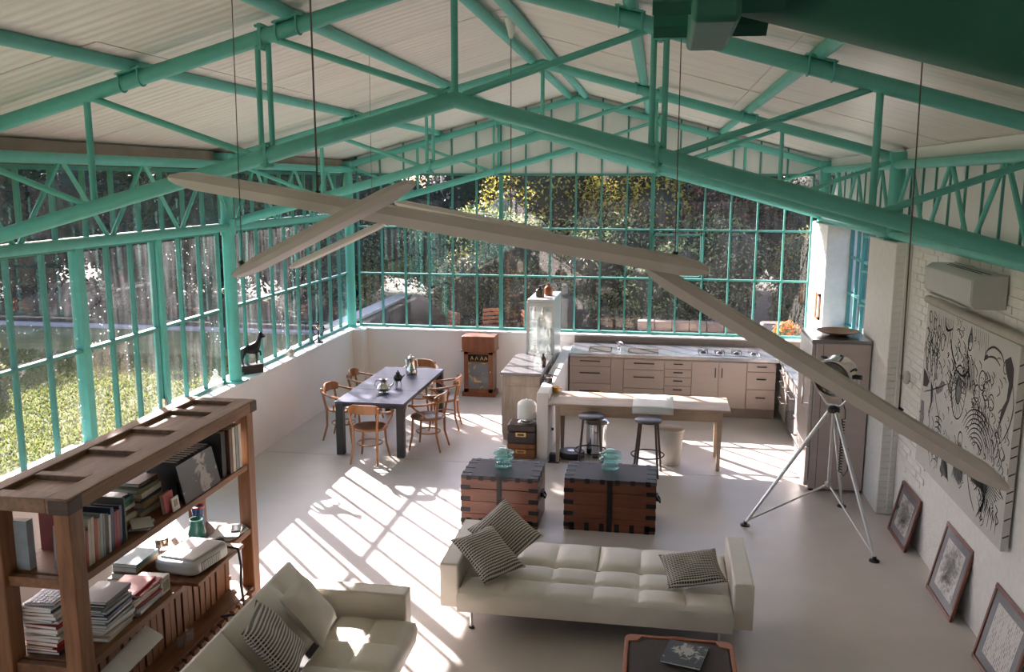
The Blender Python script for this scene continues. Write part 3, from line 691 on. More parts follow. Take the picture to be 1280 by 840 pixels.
GREYW = wood('grey_washed_wood', (0.30, 0.23, 0.18), (0.44, 0.36, 0.30), axis=2, rough=0.6, scale=2.5)
PALEW = wood('pale_table_wood', (0.42, 0.30, 0.21), (0.58, 0.45, 0.34), axis=0, rough=0.5, scale=2.0)
PAPER = plain('paper', (0.78, 0.77, 0.74), rough=0.7, var=0.04, scale=8)
BRASS = plain('brass', (0.60, 0.40, 0.14), rough=0.3, metal=0.9, var=0.15, scale=12)
SILVER = plain('tarnished_silver', (0.62, 0.57, 0.50), rough=0.2, metal=1.0, var=0.15, scale=10)
HOUND = check_fabric('black_white_woven_stripe', (0.02, 0.02, 0.022), (0.62, 0.58, 0.52), 42, 70)
HOUND2 = check_fabric('black_white_small_check', (0.025, 0.025, 0.027), (0.55, 0.52, 0.46), 60, 46, axis=(1, 0))
LINEN = plain('cream_linen', (0.70, 0.66, 0.60), rough=0.85, var=0.04, scale=6, bump=0.3, bscale=30)

def tufted(x0, x1, y0, y1, zt, th, nx, ny, bul=0.028, res=8):
    """leather cushion with buttoned squares on top and a boxed edge"""
    m = MB(); NX, NY = nx * res, ny * res
    def top(u, v):
        a, b = (u * nx) % 1.0, (v * ny) % 1.0
        if u >= 1: a = 1.0
        if v >= 1: b = 1.0
        f = (max(0, 4 * a * (1 - a)) ** 0.35) * (max(0, 4 * b * (1 - b)) ** 0.35)
        e = min(u, 1 - u, v, 1 - v)
        return (x0 + (x1 - x0) * u, y0 + (y1 - y0) * v, zt - bul + bul * f - (0.012 if e < 0.002 else 0))
    m.sheet(NX, NY, top)
    o = len(m.v)
    ring = [(i, 0) for i in range(NX)] + [(NX, j) for j in range(NY)] + [(NX - i, NY) for i in range(NX)] + [(0, NY - j) for j in range(NY)]
    idx = [j * (NX + 1) + i for i, j in ring]; k = len(idx)
    levels = [(zt - th * 0.5, 0.012), (zt - th, 0.0)]
    cx, cy = (x0 + x1) / 2, (y0 + y1) / 2
    for z, out_ in levels:
        for i in idx:
            p = m.v[i]; m.v.append((p[0] + (out_ if p[0] > cx else -out_) * (abs(p[0] - cx) > (x1 - x0) / 2 - 1e-4), p[1] + (out_ if p[1] > cy else -out_) * (abs(p[1] - cy) > (y1 - y0) / 2 - 1e-4), z))
    for j in range(k):
        j2 = (j + 1) % k
        m.f.append((idx[j], o + j, o + j2, idx[j2])); m.f.append((o + j, o + k + j, o + k + j2, o + j2))
    m.f.append(tuple(o + k + j for j in range(k)))
    return m
def sofa(label, loc, rz, angle):
    t = thing('sofa', label, 'sofa', loc, rz, 'cream leather sofa beds')
    L = 1.25
    tufted(-1.09, 1.09, -0.55, 0.04, 0.40, 0.20, 6, 2).build('seat_cushion', LEATHER, t)
    bx('base_frame', DARKM, t, -1.08, 1.08, -0.45, 0.45, 0.175, 0.205)
    for s in (-1, 1):
        a = bx('arm', LEATHER, t, s * 1.25 if s < 0 else 1.095, -1.095 if s < 0 else 1.25, -0.47, 0.52, 0.19, 0.57, bevel=0.018, seg=3)
        MB().path([(s * 1.245, -0.465, 0.20), (s * 1.245, -0.465, 0.565), (s * 1.245, 0.515, 0.565), (s * 1.245, 0.515, 0.20)], 0.006, 6).build('piping', LEATHER, a)
        x0, x1 = (-1.085, -0.008) if s < 0 else (0.008, 1.085)
        m = tufted(x0, x1, 0.0, 0.52, 0.0, 0.13, 3, 1)
        m.build('back_cushion', LEATHER, t, loc=(0, 0.05, 0.405 + (0.0 if angle == 0 else 0.02)), rot=(angle, 0, 0))
    for sx in (-1.0, 1.0):
        for sy in (-0.42, 0.38):
            lg = MB().tube((sx, sy, 0.012), (sx, sy, 0.18), 0.013, n=10).build('leg', CHROME, t)
            MB().lathe([(0.022, 0), (0.022, 0.012), (0.0, 0.012)], 12, (sx, sy, 0)).build('foot_pad', BLACK, lg)
    return t
sofa('cream leather sofa lying flat with three checked pillows in front of the chests', (-0.43, 7.12, 0), 0.0, 0.0)
sofa('cream leather sofa with raised backrest beside the bookcase at bottom left', (-2.27, 4.95, 0), PI / 2, math.radians(47))

def pillow(name, label, mat, w, h, th, loc, rot, group, seed=1):
    m = MB(); n = 18; g = random.Random(seed); ph = g.uniform(0, 6)
    def f(sign):
        def fn(u, v):
            a, b = 2 * u - 1, 2 * v - 1
            pin = 1 - 0.07 * (1 - a * a) * 0 - 0.0
            x = w / 2 * a * (1 - 0.09 * (1 - b * b)); y = h / 2 * b * (1 - 0.09 * (1 - a * a))
            z = sign * th / 2 * (max(0, 1 - a ** 4) ** 0.6) * (max(0, 1 - b ** 4) ** 0.6)
            z += 0.012 * math.sin(5 * a + ph) * math.sin(4 * b + 1 + ph) * (1 - a * a) * (1 - b * b)
            return (x, y, z)
        return fn
    m.sheet(n, n, f(1)); o = len(m.v); m.sheet(n, n, f(-1))
    p = thing(name, label, 'pillow', loc, 0, group); p.rotation_euler = rot
    c = m.build('cover', mat, p)
    pts = [f(1)(u, 0) for u in [i / 10 for i in range(10)]] + [f(1)(1, i / 10) for i in range(10)] + [f(1)(1 - i / 10, 1) for i in range(10)] + [f(1)(0, 1 - i / 10) for i in range(10)]
    MB().path(pts, 0.004, 5, closed=True).build('seam', mat, p)
    return p
G = 'checked pillows on the sofas'
def R(x, y, z): return (math.radians(x), math.radians(y), math.radians(z))
pillow('pillow', 'black and white striped pillow lying over the left arm of the flat sofa', HOUND, 0.50, 0.44, 0.15, (-1.33, 6.92, 0.565), R(4, 30, -38), G, 1)
pillow('pillow', 'striped pillow propped upright at the back left of the flat sofa', HOUND, 0.50, 0.44, 0.15, (-1.25, 7.30, 0.60), R(34, 30, -28), G, 2)
pillow('pillow', 'small-check pillow at the right end of the flat sofa', HOUND2, 0.48, 0.36, 0.14, (0.36, 7.02, 0.515), R(24, -6, 12), G, 3)
pillow('pillow', 'plain cream cushion leaning on the raised backrest of the bottom left sofa', LINEN, 0.46, 0.44, 0.16, (-2.36, 5.56, 0.66), R(0, 52, 8), 'plain cushions', 4)
pillow('pillow', 'black striped pillow leaning on the sofa at the bottom edge beside the bookcase', HOUND, 0.50, 0.46, 0.16, (-2.40, 5.08, 0.66), R(0, 50, 14), G, 5)

# ---- coffee table trunk
TAN = plain('tan_leather_trim', (0.34, 0.105, 0.035), rough=0.45, var=0.15, scale=20)
TRUNKF = plain('dark_brown_canvas', (0.045, 0.03, 0.027), rough=0.7, var=0.25, scale=60, bump=0.4, bscale=160)
ct = thing('trunk_table', 'dark brown travel trunk with tan leather edges used as coffee table', 'trunk', (0.23, 5.63, 0))
bx('trunk_body', TRUNKF, ct, -0.36, 0.36, -0.34, 0.34, 0.03, 0.31, bevel=0.03)
bx('lid', TRUNKF, ct, -0.365, 0.365, -0.345, 0.345, 0.318, 0.44, bevel=0.035, seg=3)
for s in (-1, 1):
    MB().bar((-0.33, s * 0.343, 0.437), (0.33, s * 0.343, 0.437), 0.03, 0.02).build('edge_band', TAN, ct, bevel=0.006)
    MB().bar((s * 0.363, -0.31, 0.437), (s * 0.363, 0.31, 0.437), 0.03, 0.02).build('edge_band', TAN, ct, bevel=0.006)
    for q in (-1, 1):
        pts = [(s * 0.372, q * 0.25), (s * 0.372, q * 0.32), (s * 0.345, q * 0.352), (s * 0.25, q * 0.352), (s * 0.285, q * 0.27)]
        MB().prism(pts, 0.415, 0.448, 'z').build('corner_patch', TAN, ct, bevel=0.004)
        bx('foot', DARKM, ct, s * 0.3 - 0.03, s * 0.3 + 0.03, q * 0.28 - 0.03, q * 0.28 + 0.03, 0, 0.03)
bx('lock_plate', TAN, ct, -0.05, 0.05, 0.345, 0.365, 0.36, 0.45, bevel=0.005)
bx('lock_plate', TAN, ct, -0.05, 0.05, -0.365, -0.345, 0.36, 0.44, bevel=0.005)
def cover_mat(name, base, ink, scale=9.0, thr=0.55):
    m, t, b, o = nodes_of(name); tc = N(t, 'ShaderNodeTexCoord'); n = N(t, 'ShaderNodeTexNoise', Scale=scale, Detail=6.0, Distortion=1.2); t.links.new(tc.outputs['Object'], n.inputs['Vector'])
    g = N(t, 'ShaderNodeTexGradient'); g.gradient_type = 'SPHERICAL'; mp = N(t, 'ShaderNodeMapping'); mp.inputs['Scale'].default_value = (7, 7, 1); mp.inputs['Location'].default_value = (-0.1, -0.35, 0)
    t.links.new(tc.outputs['Object'], mp.inputs[0]); t.links.new(mp.outputs[0], g.inputs[0])
    ad = N(t, 'ShaderNodeMath', operation='MULTIPLY_ADD'); t.links.new(g.outputs['Fac'], ad.inputs[0]); ad.inputs[1].default_value = 0.35; t.links.new(n.outputs['Fac'], ad.inputs[2])
    r = ramp(t, [(thr, base), (thr + 0.08, ink)]); t.links.new(ad.outputs[0], r.inputs[0]); t.links.new(r.outputs[0], b.inputs['Base Color']); b.inputs['Roughness'].default_value = 0.3
    return m
mg = thing('magazine', 'dark magazine with pale portrait print on the trunk coffee table', 'magazine', (0.265, 5.745, 0.449), math.radians(-14))
bx('cover', cover_mat('magazine_print', (0.012, 0.018, 0.028), (0.42, 0.40, 0.36), 16, 0.62), mg, -0.135, 0.135, -0.15, 0.15, 0.009, 0.012)
bx('pages', PAPER, mg, -0.132, 0.134, -0.148, 0.148, 0.0, 0.009)

# ---- wooden chests with iron straps
def chest(label, loc, w, d, h, handle=True):
    t = thing('chest', label, 'chest', loc, 0, 'iron-bound wooden chests')
    ph = (h - 0.14) / 3
    for i in range(3):
        bx('plank', CHESTW, t, -w / 2, w / 2, -d / 2, d / 2, 0.0 + i * ph, i * ph + ph - 0.003, bevel=0.003)
    ld = bx('lid', CHESTT, t, -w / 2, w / 2, -d / 2, d / 2, h - 0.03, h, bevel=0.004)
    bx('lid_side', CHESTW, t, -w / 2, w / 2, -d / 2, d / 2, h - 0.137, h - 0.032, bevel=0.003)
    e = 0.004
    bx('centre_strap', IRON, t, -0.028, 0.028, -d / 2 - e, -d / 2 + 0.01, 0, h)
    # corner tabs that wrap the edges
    for s in (-1, 1):
        for i in range(4):
            z = 0.035 + i * (h - 0.19) / 3
            bx('corner_tab', IRON, t, min(s * w / 2, s * (w / 2 - 0.10)) - (e if s < 0 else 0), max(s * w / 2, s * (w / 2 - 0.10)) + (e if s > 0 else 0), -d / 2 - e, -d / 2 + 0.08, z, z + 0.045)
        for i in range(3):
            y = -d / 2 + 0.1 + i * (d - 0.2) / 2.4
            bx('lid_tab', IRON, t, min(s * w / 2, s * (w / 2 - 0.10)) - (e if s < 0 else 0), max(s * w / 2, s * (w / 2 - 0.10)) + (e if s > 0 else 0), y, y + 0.05, h - 0.07, h + e)
    for i in range(6):
        x = -w / 2 + 0.06 + i * (w - 0.17) / 5
        if abs(x + 0.025) < 0.06: continue
        bx('lid_tab', IRON, t, x, x + 0.05, -d / 2 - e, -d / 2 + 0.08, h - 0.05, h + e)
        bx('lid_tab', IRON, t, x, x + 0.05, d / 2 - 0.07, d / 2 + e, h - 0.05, h + e)
        bx('base_tab', IRON, t, x, x + 0.05, -d / 2 - e, -d / 2 + 0.02, 0.0, 0.09)
    if handle:
        hd = MB().cbox((w / 2 + 0.012, 0, h * 0.55), (0.024, 0.14, 0.05)).build('handle_plate', IRON, t)
        MB().path([(w / 2 + 0.02, -0.06, h * 0.55), (w / 2 + 0.045, -0.05, h * 0.48), (w / 2 + 0.045, 0.05, h * 0.48), (w / 2 + 0.02, 0.06, h * 0.55)], 0.01, 8).build('handle', IRON, hd)
    return t
chest('red-brown iron-bound wooden chest on the left, lid tinted blue-grey by reflected sky', (-1.585, 9.17, 0), 0.83, 0.60, 0.56)
chest('darker iron-bound wooden chest on the right, behind the sofa middle', (-0.42, 9.23, 0), 0.96, 0.58, 0.57)
AQUA = clear_glass('aqua_glass', (0.66, 0.88, 0.84), base=0.22)
def insulator(label, loc, s=1.0):
    t = thing('glass_insulator', label, 'glass ornament', loc, 0, 'aqua glass insulators on the chests')
    MB().lathe([(0.055 * s, 0), (0.095 * s, 0.008 * s), (0.09 * s, 0.05 * s), (0.06 * s, 0.07 * s), (0.055 * s, 0.085 * s)], 24).build('base_bell', AQUA, t)
    MB().lathe([(0.055 * s, 0.085 * s), (0.115 * s, 0.10 * s), (0.118 * s, 0.115 * s), (0.07 * s, 0.14 * s), (0.06 * s, 0.15 * s)], 24).build('middle_skirt', AQUA, t)
    MB().lathe([(0.06 * s, 0.15 * s), (0.125 * s, 0.165 * s), (0.12 * s, 0.18 * s), (0.065 * s, 0.20 * s), (0.05 * s, 0.225 * s), (0.0, 0.23 * s)], 24).build('top_cap', AQUA, t)
insulator('aqua glass insulator standing on the left chest', (-1.60, 9.22, 0.565), 0.95)
insulator('aqua glass insulator standing on the right chest', (-0.44, 9.31, 0.575), 1.0)

# ---- dining table and bentwood armchairs
tb = thing('dining_table', 'long dark blue-black dining table with thick square legs', 'table', (-3.73, 12.15, 0))
TABT = plain('blue_black_lacquer', (0.05, 0.06, 0.115), rough=0.38, var=0.15, scale=3, spec=0.35)
for i in range(3):
    bx('top_panel', TABT, tb, -0.475, 0.475, -1.14 + i * 0.7617, -1.14 + i * 0.7617 + 0.7567, 0.715, 0.745, bevel=0.003)
bx('apron', BLACK, tb, -0.44, 0.44, -1.10, 1.10, 0.665, 0.715)
for sx in (-1, 1):
    for sy in (-1, 1): bx('leg', BLACK, tb, sx * 0.42 - 0.05, sx * 0.42 + 0.05, sy * 1.08 - 0.05, sy * 1.08 + 0.05, 0, 0.715, bevel=0.004)
def armchair():
    t = thing('bentwood_armchair', 'honey bentwood armchair', 'chair', (0, 0, 0), 0, 'bentwood armchairs around the dining table')
    MB().lathe([(0.0, 0.445), (0.20, 0.445), (0.215, 0.452), (0.215, 0.466), (0.20, 0.472), (0.0, 0.466)], 28).build('seat', SEATW, t)
    MB().path([(0.218 * math.cos(a), 0.218 * math.sin(a), 0.45) for a in [i * PI / 14 for i in range(28)]], 0.017, 8, closed=True).build('seat_ring', BENT, t)
    for s in (-1, 1):
        MB().path([(s * 0.20, 0.20, 0), (s * 0.165, 0.165, 0.2), (s * 0.15, 0.155, 0.45)], [0.013, 0.016, 0.018], 8).build('leg', BENT, t)
        MB().path([(s * 0.185, -0.25, 0), (s * 0.165, -0.19, 0.22), (s * 0.165, -0.185, 0.45), (s * 0.185, -0.215, 0.62), (s * 0.205, -0.245, 0.77)], [0.013, 0.016, 0.018, 0.017, 0.015], 8).build('leg', BENT, t)
        MB().path([(s * 0.205, -0.25, 0.725), (s * 0.255, -0.18, 0.70), (s * 0.285, -0.05, 0.672), (s * 0.285, 0.08, 0.655), (s * 0.265, 0.17, 0.648)], [0.018, 0.021, 0.023, 0.024, 0.022], 8, flat=0.7).build('arm', BENT, t)
        MB().path([(s * 0.27, 0.13, 0.645), (s * 0.285, 0.06, 0.60), (s * 0.265, -0.04, 0.53), (s * 0.21, -0.06, 0.455)], 0.014, 8).build('arm_support', BENT, t)
    m = MB()
    def fn(k):
        def f(u, v):
            a = (u - 0.5) * 1.5; rad = 0.30 + k
            return (rad * math.sin(a), 0.05 - rad * math.cos(a), 0.68 + 0.125 * v * (1 - 0.35 * (2 * u - 1) ** 4))
        return f
    m.sheet(14, 3, fn(0.0)); m.sheet(14, 3, fn(0.02))
    n1 = 15
    o2 = 15 * 4
    edge = [i for i in range(15)] + [15 + 14, 30 + 14, 45 + 14] + [45 + i for i in range(13, -1, -1)] + [30, 15]
    for j in range(len(edge)):
        a, b = edge[j], edge[(j + 1) % len(edge)]; m.f.append((a, b, b + o2, a + o2))
    m.build('backrest', BENT, t)
    MB().path([(0.165 * math.cos(a), 0.165 * math.sin(a) - 0.01, 0.24) for a in [i * PI / 12 for i in range(24)]], 0.010, 7, closed=True).build('stretcher_ring', BENT, t)
    return t
ch0 = armchair()
spots = [((-3.68, 10.89), -2, 'at the near end of the dining table'), ((-4.36, 11.78), -94, 'on the left side of the dining table, nearer one'),
         ((-4.34, 12.74), -86, 'on the left side of the dining table, farther one'), ((-3.07, 11.55), 84, 'on the right side of the dining table, nearer one'),
         ((-3.09, 12.58), 96, 'on the right side of the dining table, farther one'), ((-3.70, 13.44), 181, 'at the far end of the dining table')]
for i, ((x, y), a, lab) in enumerate(spots):
    o = ch0 if i == 0 else copy_tree(ch0)
    o.location = (x, y, 0); o.rotation_euler = (0, 0, math.radians(a)); o['label'] = 'honey bentwood armchair ' + lab
# pots on the table
def pot(name, label, cat, loc, prof, mat, spout=None, handle=None, lid=None, rz=0, legs=None):
    t = thing(name, label, cat, loc, rz, 'pots on the dining table')
    MB().lathe(prof, 24).build('body', mat, t)
    if spout: MB().path(spout[0], spout[1], 8).build('spout', mat, t)
    if handle: MB().path(handle, 0.007, 8).build('handle', mat, t)
    if lid: MB().lathe(lid, 16).build('lid', mat, t)
    if legs:
        for a in legs: MB().path([(0.035 * math.cos(a), 0.035 * math.sin(a), 0.08), (0.05 * math.cos(a), 0.05 * math.sin(a), 0.0)], [0.008, 0.005], 6).build('leg', mat, t)
pot('teapot', 'silver pot with flared neck at the near part of the table', 'teapot', (-3.71, 11.61, 0.745), [(0.05, 0), (0.062, 0.004), (0.055, 0.012), (0.095, 0.04), (0.10, 0.065), (0.075, 0.105), (0.048, 0.13), (0.045, 0.16), (0.062, 0.19), (0.058, 0.19), (0.0, 0.15)], SILVER,
    spout=([(0.085, 0, 0.07), (0.13, 0, 0.11), (0.15, 0, 0.16)], [0.018, 0.012, 0.008]), handle=[(-0.05, 0, 0.18), (-0.11, 0, 0.17), (-0.12, 0, 0.11), (-0.09, 0, 0.06)], rz=0.4)
pot('tripod_pot', 'small black three-legged pot in the middle of the table', 'pot', (-3.63, 12.04, 0.745), [(0.0, 0.07), (0.05, 0.075), (0.066, 0.11), (0.058, 0.15), (0.03, 0.175), (0.03, 0.185), (0.0, 0.19)], DARKM, lid=[(0.033, 0.185), (0.03, 0.2), (0.008, 0.21), (0.01, 0.225), (0.0, 0.23)],
    spout=([(0.05, 0, 0.12), (0.09, 0, 0.15), (0.10, 0, 0.17)], [0.012, 0.008, 0.006]), legs=[0.5, 2.6, 4.7])
pot('coffee_pot', 'tall silver coffee pot at the far part of the table', 'coffee pot', (-3.65, 12.81, 0.745), [(0.07, 0), (0.085, 0.006), (0.09, 0.05), (0.078, 0.09), (0.06, 0.13), (0.055, 0.22), (0.06, 0.25), (0.056, 0.25), (0.0, 0.22)], SILVER, lid=[(0.06, 0.25), (0.05, 0.275), (0.015, 0.285), (0.018, 0.3), (0.0, 0.31)],
    spout=([(0.07, 0, 0.1), (0.11, 0, 0.16), (0.125, 0, 0.25)], [0.018, 0.013, 0.009]), handle=[(-0.055, 0, 0.23), (-0.13, 0, 0.24), (-0.14, 0, 0.14), (-0.075, 0, 0.08)], rz=2.6)

# ---- clock cabinet on the back wall
ck = thing('clock_cabinet', 'mahogany wall-clock cabinet with glazed gold-painted door under the back sill', 'cabinet', (-2.965, 14.74, 0))
bx('plinth', CLOCKW, ck, -0.285, 0.285, -0.19, 0.19, 0, 0.075, bevel=0.006)
bx('case', CLOCKW, ck, -0.25, 0.25, -0.16, 0.19, 0.075, 0.80)
bx('cornice', CLOCKW, ck, -0.285, 0.285, -0.20, 0.19, 0.80, 1.05, bevel=0.012)
bx('cornice_moulding', CLOCKW, ck, -0.295, 0.295, -0.21, 0.19, 0.785, 0.815, bevel=0.006)
fr = MB()
for a, b_, c, d in ((-0.25, 0.25, 0.075, 0.135), (-0.25, 0.25, 0.74, 0.79), (-0.25, -0.175, 0.075, 0.79), (0.175, 0.25, 0.075, 0.79)): fr.box(a, b_, -0.185, -0.16, c, d)
dr = fr.build('door', CLOCKW, ck, smooth=False)
bx('door_rail', CLOCKW, dr, -0.175, 0.175, -0.18, -0.162, 0.595, 0.615)
def gold_mat():
    m, t, b, o = nodes_of('gold_painted_glass'); tc = N(t, 'ShaderNodeTexCoord'); n = N(t, 'ShaderNodeTexNoise', Scale=6.0, Detail=2.0, Distortion=1.5); t.links.new(tc.outputs['Object'], n.inputs['Vector'])
    r = ramp(t, [(0.60, (0.16, 0.17, 0.18)), (0.63, (0.5, 0.3, 0.1))]); t.links.new(n.outputs['Fac'], r.inputs[0]); t.links.new(r.outputs[0], b.inputs['Base Color']); b.inputs['Roughness'].default_value = 0.12
    return m
GP = gold_mat()
bx('glass_panel', GP, dr, -0.175, 0.175, -0.172, -0.165, 0.135, 0.595); bx('glass_panel', plain('black_glass', (0.015, 0.014, 0.012), rough=0.1), dr, -0.175, 0.175, -0.172, -0.165, 0.615, 0.74)
for x in (-0.11, -0.03, 0.06, 0.13):
    MB().path([(x - 0.025, -0.175, 0.64), (x, -0.176, 0.70), (x + 0.02, -0.175, 0.65)], 0.007, 5).build('gilt_scroll', BRASS, dr)
MB().lathe([(0.0, 0), (0.012, 0), (0.012, 0.01), (0, 0.012)], 10, M=Matrix.Translation((0.21, -0.185, 0.44)) @ Euler((PI / 2, 0, 0)).to_matrix().to_4x4()).build('door_knob', BRASS, dr)

# ---- grey sideboard beside the partition, things on it
sb = thing('sideboard', 'grey-washed wooden sideboard with dark slate top against the white partition', 'sideboard', (-1.845, 12.78, 0))
bx('body', GREYW, sb, -0.27, 0.27, -0.69, 0.69, 0.07, 0.955, bevel=0.006)
MB().prism([(-0.29, -0.73), (0.29, -0.73), (0.29, 0.73), (-0.18, 0.73), (-0.29, 0.62)], 0.957, 0.995, 'z').build('top', plain('slate_top', (0.15, 0.14, 0.15), rough=0.25, var=0.25, scale=4, coat=0.3), sb, bevel=0.004)
for sx in (-1, 1):
    for sy in (-1, 1): bx('foot', GREYW, sb, sx * 0.23 - 0.03, sx * 0.23 + 0.03, sy * 0.64 - 0.03, sy * 0.64 + 0.03, 0, 0.07)
bx('end_panel', GREYW, sb, -0.255, 0.255, -0.70, -0.69, 0.10, 0.80, bevel=0.003); bx('end_rail', GREYW, sb, -0.265, 0.265, -0.702, -0.69, 0.83, 0.95, bevel=0.003)
for i in range(3): bx('cupboard_door', GREYW, sb, -0.282, -0.27, -0.67 + i * 0.455, -0.67 + i * 0.455 + 0.44, 0.10, 0.94, bevel=0.003)
GLASSW = clear_glass('clear_glassware', (0.93, 0.95, 0.95), base=0.05)
cs = thing('cake_stand', 'glass cake stand on the sideboard in front of the display cabinet', 'cake stand', (-1.70, 12.72, 0.996), 0, 'glassware on the sideboard')
MB().lathe([(0.07, 0), (0.075, 0.01), (0.02, 0.03), (0.016, 0.12), (0.03, 0.15), (0.14, 0.17), (0.15, 0.185), (0.135, 0.18), (0.0, 0.165)], 26).build('stand', GLASSW, cs)
vsn = thing('glass_jar', 'clear glass jar on the near end of the sideboard', 'jar', (-1.64, 12.30, 0.996), 0, 'glassware on the sideboard')
MB().lathe([(0.055, 0), (0.065, 0.01), (0.068, 0.12), (0.05, 0.17), (0.035, 0.19), (0.035, 0.22), (0.045, 0.23)], 22).build('jar', GLASSW, vsn); MB().lathe([(0.04, 0.225), (0.045, 0.24), (0.015, 0.25), (0.018, 0.27), (0, 0.28)], 14).build('stopper', GLASSW, vsn)
bt = thing('dark_bottle', 'small dark brown bottle behind the glass jar on the sideboard', 'bottle', (-1.60, 12.62, 0.996))
MB().lathe([(0.035, 0), (0.04, 0.01), (0.04, 0.11), (0.015, 0.14), (0.015, 0.17), (0.02, 0.175), (0, 0.178)], 16).build('bottle', plain('brown_glass', (0.05, 0.025, 0.015), rough=0.15), bt)
lens = thing('lens_pot', 'small black cylindrical pot on the near end of the partition top', 'pot', (-1.44, 11.95, 0.91))
MB().lathe([(0.05, 0), (0.055, 0.01), (0.055, 0.055), (0.06, 0.06), (0.06, 0.095), (0.045, 0.095), (0.04, 0.05), (0, 0.05)], 20).build('barrel', BLACK, lens); MB().lathe([(0.062, 0.065), (0.063, 0.075), (0.062, 0.085)], 20).build('ring', CHROME, lens)
# partition
pw = struct('wall_partition')
bx('partition', WHITE, pw, -1.52, -1.36, 11.31, 14.93, 0.0, 0.90, bevel=0.01)
# display cabinet
dc = thing('display_cabinet', 'tall pale metal display cabinet with glass door behind the sideboard', 'cabinet', (-1.765, 14.05, 0))
PMET = plain('pale_painted_metal', (0.52, 0.54, 0.53), rough=0.35, metal=0.3, var=0.06)
bx('base_box', PMET, dc, -0.20, 0.20, -0.53, 0.53, 0, 0.12)
bx('top_cap', PMET, dc, -0.205, 0.205, -0.54, 0.54, 1.80, 1.85, bevel=0.01)
bx('back_panel', PMET, dc, -0.20, 0.20, 0.51, 0.53, 0.12, 1.80)
bx('side_panel', PMET, dc, 0.19, 0.205, -0.50, 0.51, 0.12, 1.80)
for sx in (-1, 1): bx('corner_post', PMET, dc, sx * 0.20 - 0.02, sx * 0.20 + 0.02, -0.545, -0.505, 0.12, 1.80, bevel=0.004)
dd = bx('door_pane', GLASSW, dc, -0.18, 0.18, -0.535, -0.530, 0.14, 1.78); bx('door_rail', PMET, dd, -0.18, 0.18, -0.545, -0.525, 1.74, 1.80); bx('door_handle', CHROME, dd, 0.14, 0.155, -0.56, -0.54, 0.9, 1.05)
bx('side_pane', GLASSW, dc, -0.205, -0.200, -0.50, 0.51, 0.12, 1.80)
for z in (0.55, 0.95, 1.22, 1.50): bx('glass_shelf', GLASSW, dc, -0.19, 0.19, -0.50, 0.50, z, z + 0.012)
g2 = random.Random(21)
names = [('front left', -0.11, -0.38), ('front right', 0.10, -0.40), ('middle', 0.0, -0.22)]
for z, sn in ((0.963, 'lower'), (1.233, 'middle'), (1.513, 'upper')):
    for nm, x, y in names:
        hh = g2.uniform(0.13, 0.2); r_ = g2.uniform(0.04, 0.055)
        j = thing('glass_vessel', 'small glass vessel on the %s display cabinet shelf, %s' % (sn, nm), 'glassware', (-1.765 + x, 14.05 + y, z), 0, 'glassware in the display cabinet')
        MB().lathe([(r_ * 0.8, 0), (r_, 0.01), (r_, hh * 0.6), (r_ * 0.5, hh * 0.8), (r_ * 0.55, hh)], 16).build('vessel', GLASSW if g2.random() < 0.6 else SILVER, j)
for i, (x, y, c, lab, h_) in enumerate(((-0.05, -0.22, (0.06, 0.035, 0.025), 'dark brown apothecary bottle on top of the display cabinet, front one', 0.17), (0.06, -0.02, (0.30, 0.09, 0.03), 'amber apothecary bottle on top of the display cabinet, rear one', 0.19))):
    b_ = thing('apothecary_bottle', lab, 'bottle', (-1.765 + x, 14.05 + y, 1.851)); mt = plain('bottle_glass_%s' % ('dark', 'amber')[i], c, rough=0.2)
    MB().lathe([(0.06, 0), (0.068, 0.01), (0.068, h_ * 0.62), (0.05, h_ * 0.74), (0.02, h_ * 0.8), (0.02, h_ * 0.9)], 20).build('bottle', mt, b_); MB().lathe([(0.024, h_ * 0.9), (0.03, h_ * 0.93), (0.026, h_ * 1.05), (0, h_ * 1.08)], 14).build('stopper', mt, b_)
# suitcases and lamp by the partition end
def case(name, label, loc, w, d, h, mat):
    t = thing(name, label, 'suitcase', loc, 0, 'cases stacked by the partition')
    bx('shell', mat, t, -w / 2, w / 2, -d / 2, d / 2, 0, h * 0.62, bevel=0.015); bx('lid', mat, t, -w / 2, w / 2, -d / 2, d / 2, h * 0.63, h, bevel=0.015)
    hp = bx('label_plate', BRASS, t, -0.07, 0.07, -d / 2 - 0.008, -d / 2, h * 0.38, h * 0.62, bevel=0.003)
    bx('label_card', mat, hp, -0.045, 0.045, -d / 2 - 0.011, -d / 2 - 0.007, h * 0.44, h * 0.56)
    return t
case('suitcase', 'brown leather box on the floor, lower of the two stacked cases', (-1.72, 11.45, 0), 0.38, 0.40, 0.21, plain('brown_box_leather', (0.22, 0.085, 0.035), rough=0.45, var=0.2, scale=15))
case('suitcase', 'dark brown box, upper of the two stacked cases under the white lamp', (-1.72, 11.43, 0.212), 0.37, 0.36, 0.25, plain('dark_box_leather', (0.06, 0.042, 0.04), rough=0.4, var=0.2, scale=15))
lp = thing('table_lamp', 'white frosted dome lamp standing on the stacked cases', 'lamp', (-1.67, 11.45, 0.463))
MB().lathe([(0.12, 0), (0.125, 0.008), (0.10, 0.03), (0.095, 0.045), (0.13, 0.05), (0.13, 0.06), (0.0, 0.06)], 24).build('base', CHROME, lp)
MB().lathe([(0.125, 0.062), (0.128, 0.09), (0.128, 0.24), (0.115, 0.27), (0.08, 0.295), (0.0, 0.30)], 26).build('shade', plain('frosted_white_glass', (0.80, 0.79, 0.74), rough=0.5, var=0.03), lp)
MB().lathe([(0.02, 0.298), (0.022, 0.315), (0.0, 0.32)], 12).build('finial', CHROME, lp)

